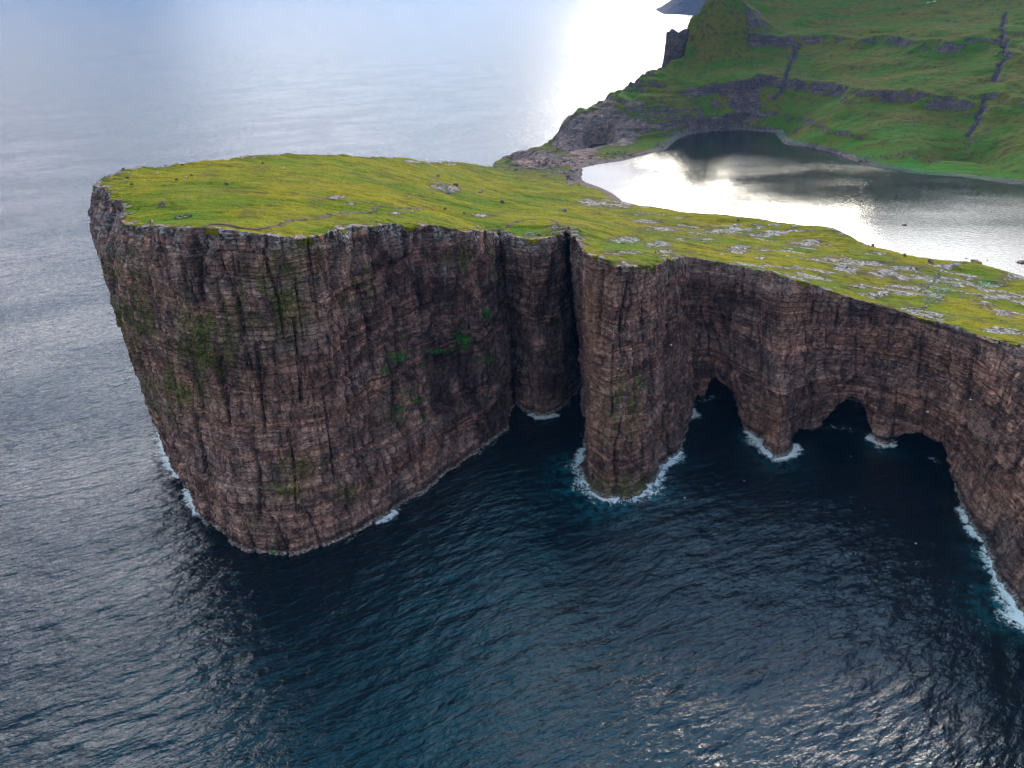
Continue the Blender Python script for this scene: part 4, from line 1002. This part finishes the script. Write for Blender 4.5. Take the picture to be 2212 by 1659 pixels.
def person(u, v, pose, top, trou, hair, label, rot, cap=None, height=1.0, group=None):
    o = bpy.data.objects.new('person', None)
    if pose == 'stand':
        hip = .92; K = [(.10, .02, .50), (-.10, -.04, .50)]; A_ = [(.11, .0, .06), (-.11, -.08, .06)]; lift = 0
        el = [(.27, -.02, 1.14), (-.27, .03, 1.14)]; wr = [(.25, .12, .92), (-.26, .10, .90)]
    else:
        hip = .16; K = [(.14, .42, .46), (-.14, .44, .44)]; A_ = [(.12, .62, .06), (-.13, .66, .06)]; lift = -.76
        el = [(.29, .02, 1.14+lift), (-.29, .02, 1.14+lift)]; wr = [(.20, .26, 1.02+lift), (-.20, .26, 1.02+lift)]
    z = lambda h: h+lift if pose != 'stand' else h
    pts = [(0, 0, z(.94)), (0, -.01, z(1.12)), (0, -.02, z(1.34)), (0, -.01, z(1.47)), (0, .0, z(1.56)), (0, .02, z(1.66)), (0, .01, z(1.74))]
    rd = [(.13, .10), (.12, .095), (.15, .10), (.055, .055), (.06, .065), (.078, .095), (.06, .075)]
    ed = [(0, 1), (1, 2), (2, 3), (3, 4), (4, 5), (5, 6)]
    for s, k, a, e_, w_ in zip((1, -1), K, A_, el, wr):
        n = len(pts); pts += [(s*.09, 0, z(.88)), k, a, (a[0], a[1]+.15, a[2]-.03)]; rd += [(.085, .085), (.058, .058), (.042, .042), (.04, .032)]; ed += [(0, n), (n, n+1), (n+1, n+2), (n+2, n+3)]
        n = len(pts); pts += [(s*.19, -.02, z(1.40)), e_, w_]; rd += [(.058, .058), (.042, .042), (.028, .024)]; ed += [(2, n), (n, n+1), (n+1, n+2)]
        limb_fingers(pts, ed, rd, n+2, Vector(w_)-Vector(e_), s)
    # nose and ears
    n = len(pts); pts.append((0, .125, z(1.64))); rd.append((.012, .014)); ed.append((5, n))
    body = skin_mesh('body', pts, ed, rd, [SKIN, top, trou], 2)
    for f in body.polygons:
        c_ = f.center; zz = c_.z - (lift if pose != 'stand' else 0)
        hand = any((Vector(w_)-c_).length < 0.03 or (c_-Vector(w_)).dot(Vector(w_)-Vector(e_)) > 0 and (Vector(w_)-c_).length < 0.22 for w_, e_ in zip(wr, el))
        if hand: f.material_index = 0
        elif zz > 1.47: f.material_index = 0
        elif pose == 'stand': f.material_index = 1 if zz > .90 else 2
        else: f.material_index = 1 if (zz > .93 and c_.y < .40) and not (c_.y > .20 and abs(c_.x) < .19 and zz < 1.0) else 2
    o.location = (0, 0, 0); COL.objects.link(o)
    b = bpy.data.objects.new('body', body); COL.objects.link(b); b.parent = o
    def ball(name, loc, sc, mat, cut=None):
        bm = bmesh.new(); bmesh.ops.create_icosphere(bm, subdivisions=3, radius=1)
        for q in bm.verts: q.co = Vector((q.co.x*sc[0]+loc[0], q.co.y*sc[1]+loc[1], q.co.z*sc[2]+loc[2]))
        if cut: bmesh.ops.delete(bm, geom=[q for q in bm.verts if cut(q.co)], context='VERTS')
        for f in bm.faces: f.smooth = True
        me = bpy.data.meshes.new(name); bm.to_mesh(me); bm.free(); me.materials.append(mat); h = bpy.data.objects.new(name, me); COL.objects.link(h); h.parent = o
    zc = z(1.68)
    ball('hair', (0, -.01, zc+.015), (.092, .112, .118), hair, lambda q: q.y > .055 and q.z < zc+.055)
    for s in (1, -1):
        ball('eye', (s*.033, .098, zc-.012), (.011, .008, .009), HAIR); ball('ear', (s*.084, .0, zc-.015), (.012, .022, .032), SKIN)
    ball('mouth', (0, .093, zc-.085), (.026, .008, .006), LIPS)
    if cap: ball('hat', (0, 0, zc+.05), (.102, .118, .085), cap, lambda q: q.z < zc+.03)
    p = land_at(u, v, 0.7); o.location = (p[0], p[1], p[2]+0.2); o.rotation_euler = (0, 0, rot); o.scale = (height*(1.0 if pose == 'stand' else 1.15),)*3
    tag(o, label, 'person', group); return o
LIPS = simple('lips', (0.30, 0.10, 0.09), 0.5)
RED = simple('red jacket', (0.45, 0.02, 0.03)); WHT = simple('white jacket', (0.78, 0.80, 0.82)); PBL = simple('pale blue jacket', (0.50, 0.68, 0.78)); DRK = simple('dark trousers', (0.02, 0.022, 0.03)); BLK = simple('black jacket', (0.025, 0.022, 0.022)); MAR = simple('maroon jacket', (0.16, 0.015, 0.03)); TAN = simple('tan trousers', (0.25, 0.18, 0.12))
person(319.5,492.5,'stand',RED,DRK,HAIR,'person in a red jacket, left of two standing at the left cliff-edge path end',0.6,None,1.1,'hikers near the cliff edges')
person(324.2,492.2,'stand',WHT,DRK,HAIR,'person in a white top and dark trousers beside the red jacket',-0.4,WHT,1.1,'hikers near the cliff edges')
person(1033,493.5,'sit',WHT,DRK,HAIRL,'person in a white jacket sitting where the middle path meets the cliff edge',2.8,WHT,1.15,'hikers near the cliff edges')
person(1037.2,494.5,'sit',WHT,TAN,HAIR,'second person in white, seated just right of the other above the dark gully',-1.2,None,1.05,'hikers near the cliff edges')
person(1238.8,511.5,'sit',PBL,DRK,HAIRL,'lone person in pale blue sitting at the top of the deep dark fissure',3.1,WHT,1.15,'hikers near the cliff edges')
person(1803,626,'sit',PBL,DRK,HAIR,'lone person in pale blue-white sitting on grass above the right cliff edge',2.2,None,1.1,'hikers near the cliff edges')
person(1955.5,670.5,'sit',WHT,DRK,HAIRL,'person in a white hat and top, leftmost of the group at the right cliff edge',2.9,WHT,1.1,'hikers near the cliff edges')
person(1964.5,673.5,'sit',MAR,WHT,HAIR,'person in a maroon jacket and white trousers sitting in the group at the right edge',2.6,None,1.1,'hikers near the cliff edges')
person(1969,675,'stand',BLK,WHT,HAIRL,'person in a black jacket and white trousers behind the maroon jacket',0.4,WHT,1.0,'hikers near the cliff edges')
person(1972.5,682.5,'stand',BLK,DRK,HAIR,'person all in black standing at the right end of the group on the path',1.4,None,1.05,'hikers near the cliff edges')
# ---------------------------------------------------------------- gulls
GW = simple('white feathers', (0.85, 0.86, 0.87), 0.8, 0.05); GG = simple('grey feathers', (0.35, 0.37, 0.40), 0.8, 0.1); GY = simple('yellow bill', (0.7, 0.45, 0.05))
def gull_parts(flap):
    body = skin_mesh('body', [(0,-.22,0),(0,-.08,.0),(0,.10,.02),(0,.20,.05),(0,.27,.07),(0,.36,.06),(0,-.34,-.01),(.05,-.42,-.01),(-.05,-.42,-.01)], [(0,1),(1,2),(2,3),(3,4),(4,5),(0,6),(6,7),(6,8)], [.06,.085,.08,.05,.05,.012,(.05,.015),(.03,.008),(.03,.008)], [GW], 2, 1)
    ws = []
    for s in (1, -1):
        n = 12; V = []; 
        for i in range(n+1):
            t = i/n; x = s*(.05+.62*t); zz = flap*(math.sin(t*2.2)*.22 - .12*t*t); y0 = .10+.06*math.sin(t*2.6)-.22*max(0, t-.45); ch = .20*(1-t)**.6+.012
            V += [(x, y0, zz), (x, y0-ch*.5, zz+.018), (x, y0-ch, zz)]
            V += [(x, y0-ch*.5, zz-.008)]
        F = []
        for i in range(n):
            a = 4*i; b = a+4
            F += [(a, b, b+1, a+1), (a+1, b+1, b+2, a+2), (a+2, b+2, b+3, a+3), (a+3, b+3, b, a)]
        me = bpy.data.meshes.new('wing'); me.from_pydata(V, [], F); me.materials.append(GG if s else GW); ws.append(me)
    bm = bmesh.new(); bmesh.ops.create_cone(bm, cap_ends=True, segments=10, radius1=.014, radius2=.003, depth=.07, matrix=Matrix.Translation((0, .40, .055)) @ Matrix.Rotation(-math.pi/2, 4, 'X'))
    bk = bpy.data.meshes.new('bill'); bm.to_mesh(bk); bm.free(); bk.materials.append(GY)
    return body, ws, bk
GP = [gull_parts(1.0), gull_parts(-0.4)]
for i, (u, v, z, lb) in enumerate([(1607,1038.5,2,'white gull low over dark water right of the rock pillar, nearer the pillar base'),(1479,1075,2,'white gull over the water just right of the pillar surf'),(1125.5,877,3,'white gull at the mouth of the dark inlet left of the second block'),
    (1837.5,985.5,3,'white gull over black water between the second and third cave piers'),(1978.5,1174,2,'white gull over open water below the largest cave'),(2097,863,45,'white gull flying before the right hand brown cliff, upper of two'),
    (2004,889.5,42,'white gull flying before the brown cliff above the largest cave'),(1450,745,60,'white gull flying across the dark side of the rock pillar'),(1120,800,30,'white gull gliding in front of the second block'),(690,1010,30,'white gull gliding before the main brown face')]):
    b, ws, bk = GP[i % 2]; q = at(u, v, z)
    o = bpy.data.objects.new('gull', b); COL.objects.link(o); o.location = (q[0], q[1], z); 
    if z > 10:
        # in front of the rock, on the same line of sight
        f = 0.90; o.location = (q[0]*f, q[1]*f, CAM_H + (z-CAM_H)*f)
    o.rotation_euler = (0.05, 0.2*(-1)**i, 1.1*i); o.scale = (1.15,)*3
    for w_ in ws: x = bpy.data.objects.new('wing', w_); COL.objects.link(x); x.parent = o
    x = bpy.data.objects.new('bill', bk); COL.objects.link(x); x.parent = o
    tag(o, lb, 'gull', 'gulls over the bay')
